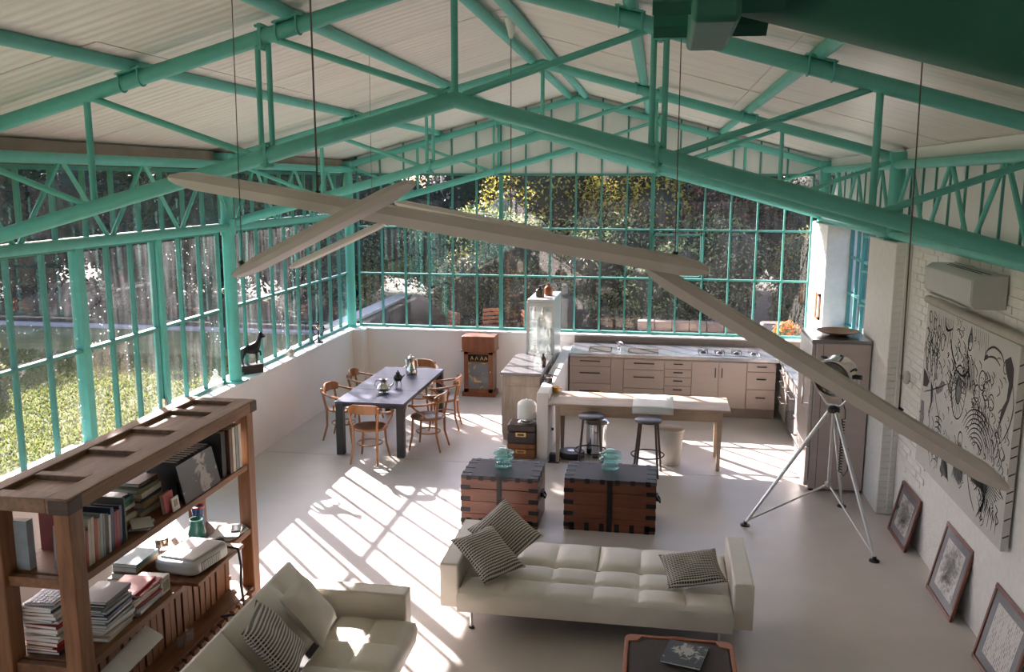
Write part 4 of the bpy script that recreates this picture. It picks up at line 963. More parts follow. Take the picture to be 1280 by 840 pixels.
# ---- trestle table with stools and bins
tt = thing('work_table', 'long pale wooden work table between the partition and the kitchen', 'table', (-0.19, 11.5, 0))
bx('top_board', PALEW, tt, -1.16, 1.16, -0.36, 0.36, 0.78, 0.81, bevel=0.008)
bx('apron', PALEW, tt, -1.06, 1.06, -0.33, -0.305, 0.645, 0.78); bx('apron', PALEW, tt, -1.06, 1.06, 0.305, 0.33, 0.645, 0.78)
for sx in (-1, 1):
    bx('end_apron', PALEW, tt, sx * 1.05 - 0.012, sx * 1.05 + 0.012, -0.30, 0.30, 0.645, 0.78)
    for sy in (-1, 1):
        a, b_ = sx * 1.03, sy * 0.30; m = MB(); m.add([(a - .02, b_ - .02, 0), (a + .02, b_ - .02, 0), (a + .02, b_ + .02, 0), (a - .02, b_ + .02, 0), (a - .035, b_ - .035, .78), (a + .035, b_ - .035, .78), (a + .035, b_ + .035, .78), (a - .035, b_ + .035, .78)], [(3, 2, 1, 0), (4, 5, 6, 7), (0, 1, 5, 4), (1, 2, 6, 5), (2, 3, 7, 6), (3, 0, 4, 7)])
        m.build('leg', GREYW if sx < 0 else PALEW, tt, smooth=False)
bd = thing('paper_sheet', 'white paper sheet folded over the front edge of the work table', 'paper', (0.0, 11.5, 0.812))
m = MB(); m.sheet(4, 10, lambda u, v: (-0.26 + 0.52 * u, 0.33 - 0.695 * v if v < 0.999 else -0.37, 0.002 + 0.003 * math.sin(3 * u + 2 * v)))
m.sheet(4, 3, lambda u, v: (-0.26 + 0.52 * u, -0.365 - 0.006 * v, 0.004 - 0.09 * v)); so = m.build('sheet', PAPER, bd); so.modifiers.new('thick', 'SOLIDIFY').thickness = 0.003
bc_ = thing('brass_cup', 'small brass cup at the left end of the work table', 'cup', (-1.31, 11.74, 0.811)); MB().lathe([(0.035, 0), (0.045, 0.004), (0.05, 0.08), (0.044, 0.08), (0.038, 0.01), (0, 0.01)], 18).build('cup', BRASS, bc_)
MB().path([(0.048, 0, 0.065), (0.075, 0, 0.06), (0.075, 0, 0.025), (0.047, 0, 0.02)], 0.005, 6).build('handle', BRASS, bc_)
STOOLM = plain('brown_steel_tube', (0.09, 0.07, 0.06), rough=0.4, metal=0.5)
STOOLS = plain('blue_grey_seat', (0.10, 0.10, 0.12), rough=0.35, var=0.15)
def stool(label, loc, rz):
    t = thing('stool', label, 'stool', loc, rz, 'stools at the work table')
    MB().lathe([(0.0, 0.70), (0.15, 0.70), (0.17, 0.707), (0.17, 0.72), (0.15, 0.73), (0, 0.727)], 26).build('seat', STOOLS, t)
    MB().path([(0.155 * math.cos(i * PI / 12), 0.155 * math.sin(i * PI / 12), 0.695) for i in range(24)], 0.012, 8, closed=True).build('seat_ring', STOOLM, t)
    for sx in (-1, 1):
        for sy in (-1, 1): MB().tube((sx * 0.155, sy * 0.155, 0), (sx * 0.10, sy * 0.10, 0.70), 0.015, n=10).build('leg', STOOLM, t)
    MB().path([(0.205 * math.cos(i * PI / 14), 0.205 * math.sin(i * PI / 14), 0.26) for i in range(28)], 0.009, 7, closed=True).build('foot_ring', DARKM, t)
stool('round stool with blue-grey seat, left of the two at the work table', (-0.77, 10.98, 0), 0.05)
stool('round stool with blue-grey seat, right of the two at the work table', (-0.05, 10.92, 0), -0.12)
wbn = thing('waste_bin', 'white plastic bin with flat lid behind the right stool', 'bin', (0.24, 11.42, 0)); WPL = plain('white_plastic', (0.66, 0.63, 0.57), rough=0.35, var=0.03)
MB().lathe([(0.13, 0), (0.135, 0.01), (0.165, 0.43), (0.16, 0.44), (0.0, 0.44)], 28).build('body', WPL, wbn); MB().lathe([(0.175, 0.44), (0.18, 0.45), (0.175, 0.475), (0.15, 0.485), (0, 0.487)], 28).build('lid', WPL, wbn); bx('lid_handle', WPL, wbn, -0.04, 0.04, -0.19, -0.165, 0.445, 0.46)
sbn = thing('pedal_bin', 'polished steel pedal bin behind the left stool', 'bin', (-0.74, 11.62, 0))
MB().lathe([(0.15, 0.0), (0.15, 0.03), (0.145, 0.035), (0.145, 0.42), (0.15, 0.425), (0.15, 0.45)], 28).build('body', CHROME, sbn); MB().lathe([(0.165, 0.45), (0.17, 0.46), (0.16, 0.48), (0.12, 0.50), (0, 0.51)], 28).build('lid', STEEL_TOP, sbn); bx('pedal', BLACK, sbn, -0.04, 0.04, -0.19, -0.14, 0.01, 0.025)
rv = thing('robot_vacuum', 'black robot vacuum disc on the floor under the work table', 'robot vacuum', (-1.06, 11.47, 0))
MB().lathe([(0.16, 0.012), (0.175, 0.02), (0.175, 0.075), (0.165, 0.088), (0.0, 0.09)], 32).build('body', BLACK, rv); MB().lathe([(0.06, 0.09), (0.06, 0.094), (0, 0.096)], 20).build('button_disc', STEEL_TOP, rv); MB().lathe([(0.03, 0), (0.03, 0.012), (0, 0.012)], 10).build('wheel', BLACK, rv)
dk = thing('charging_dock', 'black charging dock on the floor by the partition end', 'dock', (-1.27, 11.26, 0)); bx('dock_body', BLACK, dk, -0.065, 0.065, -0.05, 0.06, 0, 0.10, bevel=0.01); bx('dock_plate', BLACK, dk, -0.075, 0.075, -0.11, 0.06, 0, 0.012, bevel=0.004)
so = thing('wall_socket', 'small black wall plug on the kitchen side of the partition', 'socket', (-1.358, 11.62, 0.33)); bx('plate', WPL, so, 0.0, 0.008, -0.03, 0.03, -0.03, 0.03, bevel=0.003); bx('plug', BLACK, so, 0.008, 0.035, -0.015, 0.015, -0.015, 0.015, bevel=0.003)

# ================================================================== KITCHEN
KF, KZ = 13.88, 0.96
CABM = plain('satin_steel_fronts', (0.50, 0.42, 0.375), rough=0.36, metal=0.4, var=0.05, scale=3, stretch=(1, 1, 10))
KICK = plain('dark_plinth_steel', (0.30, 0.25, 0.22), rough=0.45, metal=0.4)
def handle(parent, x, z, w, y=KF, vert=False):
    m = MB()
    if vert: m.tube((x, y - 0.03, z - w / 2), (x, y - 0.03, z + w / 2), 0.007, n=8).tube((x, y - 0.03, z - w / 2 + .01), (x, y, z - w / 2 + .01), 0.006, n=6).tube((x, y - 0.03, z + w / 2 - .01), (x, y, z + w / 2 - .01), 0.006, n=6)
    else: m.tube((x - w / 2, y - 0.03, z), (x + w / 2, y - 0.03, z), 0.008, n=8).tube((x - w / 2 + .01, y - 0.03, z), (x - w / 2 + .01, y, z), 0.006, n=6).tube((x + w / 2 - .01, y - 0.03, z), (x + w / 2 - .01, y, z), 0.006, n=6)
    return m.build('handle', DARKM, parent)
def unit(label, x0, x1, fronts, kind='kitchen_cabinet'):
    t = thing(kind, label, 'cabinet', ((x0 + x1) / 2, KF, 0), 0, 'steel kitchen cabinets along the back wall')
    cx = (x0 + x1) / 2; w = x1 - x0
    bx('carcass', CABM, t, -w / 2 + 0.001, w / 2 - 0.001, 0.022, 0.90, 0.155, 0.90)
    bx('plinth', KICK, t, -w / 2, w / 2, 0.05, 0.90, 0.0, 0.15)
    for f in fronts:
        a, b_, c, d, hk = f
        p = bx('door' if hk in ('vl', 'vr') else ('drawer' if hk else 'filler_panel'), CABM, t, -w / 2 + a * w + 0.004, -w / 2 + b_ * w - 0.004, 0.0, 0.02, c + 0.004, d - 0.004, bevel=0.002)
        if hk == 'h': handle(p, -w / 2 + (a + b_) / 2 * w, (c + d) / 2 + (d - c) * 0.12, min(0.32, (b_ - a) * w * 0.62), 0)
        elif hk == 's': handle(p, -w / 2 + (a + b_) / 2 * w, (c + d) / 2 + (d - c) * 0.1, 0.14, 0)
        elif hk == 'vl': handle(p, -w / 2 + a * w + 0.05, 0.72, 0.15, 0, True)
        elif hk == 'vr': handle(p, -w / 2 + b_ * w - 0.05, 0.72, 0.15, 0, True)
    return t
unit('steel drawer cabinet under the left sink, beside the partition', -1.34, -0.68, [(0, 1, 0.155, 0.47, 'h'), (0, 1, 0.47, 0.75, 'h'), (0, 1, 0.75, 0.89, 'h')])
unit('narrow plain steel filler cabinet between the two sink units', -0.68, -0.48, [(0, 1, 0.155, 0.89, '')])
unit('wide steel drawer cabinet under the right sink', -0.48, 0.16, [(0, 1, 0.155, 0.42, 'h'), (0, 1, 0.42, 0.72, 'h'), (0, 1, 0.72, 0.89, 'h')])
unit('narrow steel cabinet with four small drawers in the middle', 0.16, 0.58, [(0, 1, 0.155, 0.335, 's'), (0, 1, 0.335, 0.48, 's'), (0, 1, 0.48, 0.62, 's'), (0, 1, 0.62, 0.75, 's'), (0, 1, 0.75, 0.89, 's')])
unit('double door steel cabinet with upright handles under the hob', 0.58, 1.42, [(0, 0.49, 0.155, 0.89, 'vr'), (0.49, 1, 0.155, 0.89, 'vl')])
unit('steel cabinet with three drawers at the right corner', 1.42, 1.86, [(0, 1, 0.155, 0.47, 's'), (0, 1, 0.47, 0.75, 's'), (0, 1, 0.75, 0.89, 's')])
wt = thing('worktop', 'L-shaped steel worktop running along the back wall and right wall', 'worktop', (0, 0, 0))
bx('back_run', STEEL_TOP, wt, -1.355, 2.48, KF - 0.02, 14.92, 0.905, KZ, bevel=0.004)
bx('side_run', STEEL_TOP, wt, 1.90, 2.48, 11.50, KF - 0.022, 0.905, KZ, bevel=0.004)
bx('splashback', plain('dark_splash_steel', (0.22, 0.175, 0.15), rough=0.4, metal=0.4), wt, -1.355, 2.48, 14.90, 14.925, KZ, 1.06)
for x0, x1, y0, y1 in ((-1.05, -0.70, 14.03, 14.42), (-0.42, 0.05, 13.99, 14.36)):
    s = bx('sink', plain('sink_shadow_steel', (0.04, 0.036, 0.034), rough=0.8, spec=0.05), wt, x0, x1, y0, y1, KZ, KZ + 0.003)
    m = MB(); m.path([(x0, y0, KZ + 0.004), (x1, y0, KZ + 0.004), (x1, y1, KZ + 0.004), (x0, y1, KZ + 0.004)], 0.008, 6, closed=True).build('sink_rim', CHROME, s)
tp = thing('kitchen_tap', 'small chrome mixer tap between the two sinks', 'tap', (-0.57, 14.3, KZ + 0.001))
MB().lathe([(0.028, 0), (0.028, 0.02), (0.016, 0.03), (0.016, 0.09), (0, 0.092)], 14).build('base', CHROME, tp); MB().path([(0, 0, 0.08), (0, -0.02, 0.12), (0.04, -0.09, 0.13), (0.06, -0.13, 0.11)], 0.01, 8).build('spout', CHROME, tp); MB().tube((0, 0, 0.09), (-0.05, 0.01, 0.115), 0.006).build('lever', CHROME, tp)
hb = thing('gas_hob', 'four-burner gas hob set in a row on the right of the worktop', 'hob', (1.15, 14.22, KZ + 0.001))
bx('hob_plate', STEEL_TOP, hb, -0.52, 0.52, -0.2, 0.2, 0, 0.006, bevel=0.002)
for i in range(4):
    x = -0.39 + i * 0.26
    b_ = MB().lathe([(0.05, 0.006), (0.05, 0.02), (0.035, 0.024), (0.03, 0.032), (0, 0.033)], 18, (x, 0.0, 0)).build('burner', BLACK, hb)
    m = MB()
    for a in range(4):
        c_, s_ = math.cos(a * PI / 2 + .78), math.sin(a * PI / 2 + .78); m.path([(x + 0.1 * c_, 0.1 * s_, 0.007), (x + 0.1 * c_, 0.1 * s_, 0.045), (x + 0.03 * c_, 0.03 * s_, 0.045)], 0.006, 6)
    m.build('pan_support', DARKM, b_)
for i in range(4): MB().lathe([(0.016, 0.006), (0.014, 0.028), (0, 0.03)], 12, (0.46, -0.13 + i * 0.085, 0)).build('knob', CHROME, hb)
# side run cabinets and oven (fronts face the room, towards -x)
def side_unit(name, label, cat, y0, y1, fronts, mat=CABM):
    t = thing(name, label, cat, (1.92, (y0 + y1) / 2, 0), 0, 'steel kitchen units along the right wall')
    w = y1 - y0
    bx('carcass', CABM, t, 0.022, 0.56, -w / 2 + 0.001, w / 2 - 0.001, 0.155, 0.90); bx('plinth', KICK, t, 0.05, 0.56, -w / 2, w / 2, 0, 0.15)
    for z0, z1, hk, mm in fronts:
        p = bx('drawer' if hk else 'panel', mm, t, 0, 0.02, -w / 2 + 0.004, w / 2 - 0.004, z0 + 0.004, z1 - 0.004, bevel=0.002)
        if hk:
            hw = w * 0.55; z = z1 - 0.06
            MB().path([(0.0, -hw / 2, z), (-0.04, -hw / 2, z), (-0.04, hw / 2, z), (0.0, hw / 2, z)], 0.010, 8).build('handle', CHROME, p)
    return t
OVEN = plain('oven_black_glass', (0.02, 0.02, 0.022), rough=0.08, var=0.1)
side_unit('kitchen_cabinet', 'steel drawer unit on the right run, next to the corner', 'cabinet', 13.15, 13.85, [(0.155, 0.47, 1, CABM), (0.47, 0.72, 1, CABM), (0.72, 0.89, 1, CABM)])
side_unit('oven', 'built-in oven with bar handle on the right run beside the fridge', 'oven', 12.30, 13.145, [(0.155, 0.74, 1, OVEN), (0.74, 0.89, 0, STEEL)])
side_unit('kitchen_cabinet', 'plain steel unit on the right run touching the fridge', 'cabinet', 11.52, 12.295, [(0.155, 0.60, 1, CABM), (0.60, 0.89, 1, CABM)])
# fridge
FRM = plain('fridge_steel', (0.50, 0.42, 0.39), rough=0.36, metal=0.2, var=0.06, scale=2, stretch=(1, 1, 8))
fg = thing('fridge', 'tall free-standing steel fridge at the end of the right kitchen run', 'fridge', (2.14, 11.05, 0))
bx('body', FRM, fg, -0.28, 0.335, -0.43, 0.43, 0.03, 1.80, bevel=0.01); bx('top_plate', plain('fridge_top', (0.25, 0.24, 0.25), rough=0.2, metal=0.6), fg, -0.33, 0.335, -0.43, 0.43, 1.802, 1.84, bevel=0.004)
d1 = bx('door', STEEL, fg, -0.33, -0.285, -0.42, 0.42, 0.55, 1.79, bevel=0.008); d2 = bx('freezer_drawer', STEEL, fg, -0.33, -0.285, -0.42, 0.42, 0.06, 0.54, bevel=0.008)
MB().path([(-0.33, -0.33, 1.05), (-0.385, -0.33, 1.05), (-0.385, -0.33, 1.45), (-0.33, -0.33, 1.45)], 0.014, 8).build('handle', CHROME, d1); MB().path([(-0.33, -0.3, 0.48), (-0.385, -0.3, 0.48), (-0.385, 0.3, 0.48), (-0.33, 0.3, 0.48)], 0.014, 8).build('handle', CHROME, d2)
for sx in (-0.24, 0.29):
    for sy in (-0.38, 0.38): MB().lathe([(0.03, 0), (0.03, 0.03), (0, 0.03)], 10, (sx, sy, 0)).build('foot', BLACK, fg)
bx('seam', DARKHOLE, fg, -0.20, -0.195, -0.432, -0.43, 0.05, 1.79)
bw_ = thing('wooden_bowl', 'wide shallow wooden bowl on top of the fridge', 'bowl', (2.17, 11.02, 1.841)); MB().lathe([(0.09, 0), (0.10, 0.005), (0.24, 0.045), (0.25, 0.055), (0.23, 0.05), (0.09, 0.016), (0, 0.014)], 30).build('bowl', wood('bowl_wood', (0.30, 0.14, 0.06), (0.42, 0.22, 0.10), axis=0, rough=0.4), bw_)
# little picture on the white jamb
lpf = thing('small_picture', 'small wooden framed picture hanging on the white jamb by the kitchen window', 'picture', (2.50, 14.30, 1.55))
m = MB()
for a, b_, c, d in ((-0.14, 0.14, 0, 0.04), (-0.14, 0.14, 0.36, 0.4), (-0.14, -0.10, 0, 0.4), (0.10, 0.14, 0, 0.4)): m.box(-0.03, -0.002, a, b_, c, d)
m.build('frame', BENT, lpf, smooth=False); bx('print', PAPER, lpf, -0.012, -0.004, -0.10, 0.10, 0.04, 0.36)

# ================================================================== STUDIO LAMP
ALU = plain('aluminium_tube', (0.62, 0.62, 0.61), rough=0.28, metal=0.9, var=0.05)
tl_ = thing('tripod_lamp', 'large chrome searchlight on an aluminium tripod in front of the fridge', 'lamp', (1.86, 9.42, 0))
top = Vector((0, 0, 1.31)); feet = [Vector((-0.84, -0.05, 0.03)), Vector((0.32, -0.78, 0.03)), Vector((0.30, 0.72, 0.03))]; hub = Vector((0, 0, 0.50))
for f in feet:
    l = MB().tube(top + Vector((f.x, f.y, 0)) * 0.04, f, 0.022, 0.016, n=12).build('leg', ALU, tl_)
    MB().lathe([(0.05, 0), (0.05, 0.012), (0.02, 0.02), (0.018, 0.05), (0, 0.05)], 16, (f.x, f.y, 0)).build('foot', BLACK, l)
    MB().tube(hub, f + Vector((0, 0, 0.02)), 0.011, n=10).build('spreader', ALU, tl_)
MB().tube(hub - Vector((0, 0, 0.03)), top + Vector((0, 0, 0.06)), 0.018, n=12).build('centre_column', ALU, tl_)
MB().lathe([(0.05, -0.03), (0.065, -0.02), (0.065, 0.02), (0.03, 0.05)], 18, tuple(top)).build('head_plate', DARKM, tl_)
MB().lathe([(0.035, -0.02), (0.04, 0.0), (0.035, 0.03)], 14, tuple(hub)).build('hub_collar', ALU, tl_)
ax = Vector((-0.52, -0.84, -0.17)).normalized(); hc = Vector((0.01, 0.0, 1.69)); side = ax.cross(Vector((0, 0, 1))).normalized()
MR = Matrix.Translation(hc) @ ax.to_track_quat('Z', 'Y').to_matrix().to_4x4()
hd = MB().lathe([(0.0, -0.17), (0.10, -0.165), (0.17, -0.12), (0.195, -0.05), (0.195, 0.12), (0.208, 0.125), (0.208, 0.15), (0.19, 0.15), (0.185, 0.10)], 36, M=MR).build('drum', plain('polished_drum', (0.66, 0.62, 0.58), rough=0.2, metal=0.9, var=0.08), tl_)
MB().lathe([(0.186, 0.09), (0.12, 0.02), (0.0, -0.02)], 30, M=MR).build('reflector', BLACK, hd)
MB().lathe([(0.18, 0.115), (0.0, 0.125)], 30, M=MR).build('lens', clear_glass('lamp_lens', (0.75, 0.75, 0.75)), hd)
for r_ in (0.06, 0.11, 0.155): MB().path([MR @ Vector((r_ * math.cos(i * PI / 14), r_ * math.sin(i * PI / 14), 0.118)) for i in range(28)], 0.004, 5, closed=True).build('lens_ring', DARKM, hd)
for a in (0.4, 1.3, 2.2):
    p = MR @ Vector((0.2 * math.cos(a), 0.2 * math.sin(a), -0.02)); q = MR @ Vector((0.235 * math.cos(a), 0.235 * math.sin(a), 0.05)); MB().tube(p, q, 0.012, n=8).build('clip', BLACK, hd)
yk = [hc + side * 0.225 + Vector((0, 0, 0.0)), hc + side * 0.225 - Vector((0, 0, 0.14)), top + side * 0.07 + Vector((0, 0, 0.05)), top - side * 0.07 + Vector((0, 0, 0.05)), hc - side * 0.225 - Vector((0, 0, 0.14)), hc - side * 0.225]
MB().path(yk, 0.013, 10).build('yoke', ALU, tl_)
for s in (-1, 1): MB().tube(hc + side * 0.19 * s, hc + side * 0.255 * s, 0.025, n=12).build('pivot_knob', BLACK, tl_)
cp = [Vector((0.10 + 0.018 * math.cos(i * 1.2), -0.02 + 0.018 * math.sin(i * 1.2), 1.22 - i * 0.0058)) for i in range(100)]
MB().path([hc + Vector((0.05, 0.1, -0.16)), Vector((0.12, 0, 1.3))] + cp + [Vector((0.14, -0.01, 0.60)), Vector((0.18, 0, 0.66)), Vector((0.17, 0, 0.9))], 0.006, 5).build('coiled_cable', BLACK, tl_)

# ================================================================== RIGHT WALL: frames, drawing, air conditioner
FRW = wood('cherry_frame_wood', (0.13, 0.03, 0.018), (0.20, 0.055, 0.03), axis=2, rough=0.3, coat=0.3)
MATB = plain('blue_grey_mount', (0.16, 0.17, 0.20), rough=0.6, var=0.06)
def print_mat(name, kind):
    m, t, b, o = nodes_of(name); tc = N(t, 'ShaderNodeTexCoord')
    if kind == 'rows':
        w_ = N(t, 'ShaderNodeTexBrick', Scale=9.0); w_.inputs['Color1'].default_value = (0.75, 0.74, 0.70, 1); w_.inputs['Color2'].default_value = (0.35, 0.34, 0.33, 1); w_.inputs['Mortar'].default_value = (0.78, 0.77, 0.73, 1); w_.inputs['Mortar Size'].default_value = 0.05
        mp = N(t, 'ShaderNodeMapping'); mp.inputs['Rotation'].default_value = (0, PI / 2, 0); t.links.new(tc.outputs['Object'], mp.inputs[0]); t.links.new(mp.outputs[0], w_.inputs['Vector']); t.links.new(w_.outputs['Color'], b.inputs['Base Color'])
    else:
        n = N(t, 'ShaderNodeTexNoise', Scale=22.0, Detail=7.0, Roughness=0.75, Distortion=0.8); t.links.new(tc.outputs['Object'], n.inputs['Vector'])
        g = N(t, 'ShaderNodeTexGradient'); g.gradient_type = 'SPHERICAL'; mp = N(t, 'ShaderNodeMapping'); mp.inputs['Scale'].default_value = (1, 4.6, 4.2); t.links.new(tc.outputs['Object'], mp.inputs[0]); t.links.new(mp.outputs[0], g.inputs[0])
        ma = N(t, 'ShaderNodeMath', operation='MULTIPLY_ADD'); t.links.new(g.outputs['Fac'], ma.inputs[0]); ma.inputs[1].default_value = 0.3; t.links.new(n.outputs['Fac'], ma.inputs[2])
        r = ramp(t, [(0.52, (0.72, 0.71, 0.68)), (0.62, (0.30, 0.29, 0.28)), (0.75, (0.12, 0.12, 0.12))]); t.links.new(ma.outputs[0], r.inputs[0]); t.links.new(r.outputs[0], b.inputs['Base Color'])
    b.inputs['Roughness'].default_value = 0.6
    return m
PANE = clear_glass('picture_glass', (0.97, 0.97, 0.97))
def framed(label, y0, y1, h, pm):
    w = y1 - y0; t = thing('framed_print', label, 'picture', (2.515, (y0 + y1) / 2, 0), 0, 'framed prints leaning on the right wall'); t.rotation_euler = (0, math.radians(12.0), 0)
    f = 0.032; m = MB()
    for a, b_, c, d in ((-w / 2, w / 2, 0, f), (-w / 2, w / 2, h - f, h), (-w / 2, -w / 2 + f, f, h - f), (w / 2 - f, w / 2, f, h - f)): m.box(0, 0.025, a, b_, c, d)
    m.build('frame', FRW, t, bevel=0.004)
    bx('mount', MATB, t, 0.012, 0.018, -w / 2 + f, w / 2 - f, f, h - f)
    MB().box(0, 0.003, -w / 2 + 0.12, w / 2 - 0.12, -h / 2 + 0.11, h / 2 - 0.11).build('print', pm, t, smooth=False, loc=(0.010, 0, h / 2))
    bx('glass', PANE, t, 0.006, 0.008, -w / 2 + f, w / 2 - f, f, h - f)
    return t
framed('cherry-framed print leaning on the wall near the brick pier', 8.90, 9.55, 0.56, print_mat('engraving_a', 'n'))
framed('cherry-framed print with tower engraving, middle of the three leaning on the right wall', 7.46, 8.14, 0.66, print_mat('engraving_b', 'n'))
framed('cherry-framed print with rows of small drawings at the bottom right corner', 6.22, 6.92, 0.64, print_mat('drawing_rows', 'rows'))

CANV = plain('canvas_white', (0.56, 0.55, 0.52), rough=0.8, var=0.03, scale=4)
INK = plain('black_ink', (0.03, 0.03, 0.032), rough=0.7, var=0.2)
INKG = plain('grey_ink_wash', (0.20, 0.20, 0.20), rough=0.8, var=0.35, scale=25)
cv = thing('wall_drawing', 'large canvas covered with black ink figures, birds and wings on the right wall', 'drawing', (2.585, 7.885, 0.94))
WY, WZ = 2.27, 1.56
bx('canvas', CANV, cv, 0, 0.055, -WY / 2, WY / 2, 0, WZ, bevel=0.004)
class Ink:
    """flat printed strokes on the canvas: u runs left to right as seen from the room, v upwards, both 0..1"""
    def __init__(s): s.m = MB(); s.w = MB()
    def P(s, u, v, d=0.0): return Vector((-0.0015 - d, WY / 2 - u * WY, v * WZ))
    def line(s, pts, wd=0.008, smooth=True):
        if smooth and len(pts) > 2:
            q = []
            for i in range(len(pts) - 1):
                p0 = pts[max(0, i - 1)]; p1 = pts[i]; p2 = pts[i + 1]; p3 = pts[min(len(pts) - 1, i + 2)]
                for k in range(5):
                    t = k / 5.0
                    q.append(tuple(0.5 * ((2 * p1[c]) + (-p0[c] + p2[c]) * t + (2 * p0[c] - 5 * p1[c] + 4 * p2[c] - p3[c]) * t * t + (-p0[c] + 3 * p1[c] - 3 * p2[c] + p3[c]) * t ** 3) for c in (0, 1)))
            pts = q + [pts[-1]]
        pts = [p for p in pts if 0.002 < p[0] < 0.998 and 0.002 < p[1] < 0.998]
        k = len(pts)
        if k < 2: return
        V = [s.P(*p) for p in pts]; L = []; 
        for i in range(k):
            d = (V[min(i + 1, k - 1)] - V[max(0, i - 1)]); d.normalize(); nrm = Vector((0, -d.z, d.y)); ww = wd * 1.35 * (0.45 + 0.55 * math.sin(PI * (i + 0.5) / k))
            L += [V[i] + nrm * ww / 2, V[i] - nrm * ww / 2]
        s.m.add(L, [(2 * i, 2 * i + 1, 2 * i + 3, 2 * i + 2) for i in range(k - 1)])
    def fill(s, pts, dark=True): (s.m if dark else s.w).add([s.P(*p, d=(0.0002 if dark else -0.0003)) for p in pts], [tuple(range(len(pts)))])
    def oval(s, cu, cv_, ru, rv, wd=0.008, tilt=0, a0=0, a1=6.29):
        n = 20; pts = []
        for i in range(n + 1):
            a = a0 + (a1 - a0) * i / n; x, y = ru * math.cos(a), rv * math.sin(a); pts.append((cu + x * math.cos(tilt) - y * math.sin(tilt), cv_ + x * math.sin(tilt) + y * math.cos(tilt)))
        s.line(pts, wd, False); return pts
ink = Ink(); gi = random.Random(12)
# toucan at the upper right
ink.line([(0.70, 0.845), (0.72, 0.90), (0.78, 0.935), (0.85, 0.92), (0.885, 0.87)], 0.014); ink.line([(0.70, 0.845), (0.74, 0.875), (0.80, 0.885), (0.85, 0.86)], 0.012)
ink.fill([(0.70, 0.845), (0.71, 0.875), (0.73, 0.885), (0.735, 0.865), (0.72, 0.855)])
ink.fill([(0.885, 0.90), (0.93, 0.93), (0.965, 0.88), (0.97, 0.80), (0.95, 0.72), (0.91, 0.62), (0.885, 0.57), (0.895, 0.66), (0.93, 0.72), (0.935, 0.80), (0.90, 0.855)])
ink.oval(0.895, 0.865, 0.018, 0.03, 0.008); ink.line([(0.97, 0.80), (0.99, 0.70), (0.97, 0.6), (0.93, 0.52)], 0.012)
# wing at the bottom right
for i in range(16):
    a = i / 15.0; ink.line([(0.66 + 0.02 * a, 0.30 - 0.1 * a), (0.76 + 0.06 * a, 0.29 - 0.10 * a), (0.98 - 0.22 * a, 0.26 - 0.22 * a)], 0.009)
ink.line([(0.64, 0.22), (0.68, 0.31), (0.78, 0.335), (0.90, 0.31), (0.98, 0.25)], 0.016); ink.line([(0.64, 0.22), (0.68, 0.13), (0.74, 0.06)], 0.012)
for i in range(10): ink.line([(0.67 + 0.03 * i, 0.25 - 0.012 * i), (0.69 + 0.028 * i, 0.22 - 0.012 * i), (0.68 + 0.03 * i, 0.19 - 0.01 * i)], 0.008)
# crouching dark figure, lower middle
ink.fill([(0.50, 0.31), (0.54, 0.35), (0.56, 0.30), (0.59, 0.25), (0.60, 0.16), (0.56, 0.11), (0.50, 0.14), (0.48, 0.22)], False)
for i in range(14): ink.line([(0.49 + 0.008 * i, 0.33 - 0.006 * i), (0.50 + 0.007 * i, 0.24), (0.48 + 0.008 * i, 0.12 + 0.01 * (i % 3))], 0.009)
ink.oval(0.535, 0.36, 0.022, 0.04, 0.012)
# ribs of a skeleton, lower left
for i in range(9): ink.oval(0.27, 0.36 - 0.032 * i, 0.045 - 0.002 * i, 0.02, 0.010, a0=0.2, a1=2.95)
ink.line([(0.27, 0.42), (0.28, 0.25), (0.30, 0.08)], 0.012); ink.line([(0.12, 0.38), (0.16, 0.30), (0.13, 0.22), (0.18, 0.12)], 0.010); ink.line([(0.05, 0.30), (0.10, 0.22), (0.16, 0.16), (0.22, 0.05)], 0.009)
for i in range(16): ink.line([(0.33 + 0.006 * i, 0.27 - 0.008 * i), (0.35 + 0.006 * i, 0.17 - 0.006 * i), (0.34 + 0.007 * i, 0.08)], 0.007)
# ring and draped group in the centre
ink.oval(0.47, 0.60, 0.075, 0.15, 0.013); ink.oval(0.47, 0.61, 0.032, 0.075, 0.013); ink.fill(ink.oval(0.47, 0.61, 0.026, 0.065, 0.008)[:-1], False)
for i in range(18):
    a = i * 0.35; ink.line([(0.47 + 0.034 * math.cos(a), 0.61 + 0.08 * math.sin(a)), (0.47 + 0.07 * math.cos(a + .1), 0.60 + 0.14 * math.sin(a + .1))], 0.007, False)
ink.line([(0.36, 0.80), (0.42, 0.72), (0.50, 0.70), (0.56, 0.74), (0.60, 0.66)], 0.016); ink.line([(0.33, 0.86), (0.37, 0.78), (0.42, 0.74)], 0.018); ink.line([(0.54, 0.93), (0.53, 0.84), (0.56, 0.74), (0.55, 0.60)], 0.012)
ink.oval(0.55, 0.90, 0.022, 0.045, 0.012); ink.fill([(0.535, 0.95), (0.55, 0.99), (0.565, 0.95), (0.57, 0.90), (0.53, 0.90)], False)
for i in range(10): ink.line([(0.51 + 0.011 * i, 0.83 - 0.01 * (i % 3)), (0.50 + 0.013 * i, 0.74), (0.52 + 0.012 * i, 0.64)], 0.008)
for i in range(7): ink.line([(0.40 + 0.02 * i, 0.72 - 0.01 * i), (0.42 + 0.02 * i, 0.67), (0.41 + 0.02 * i, 0.63)], 0.010)
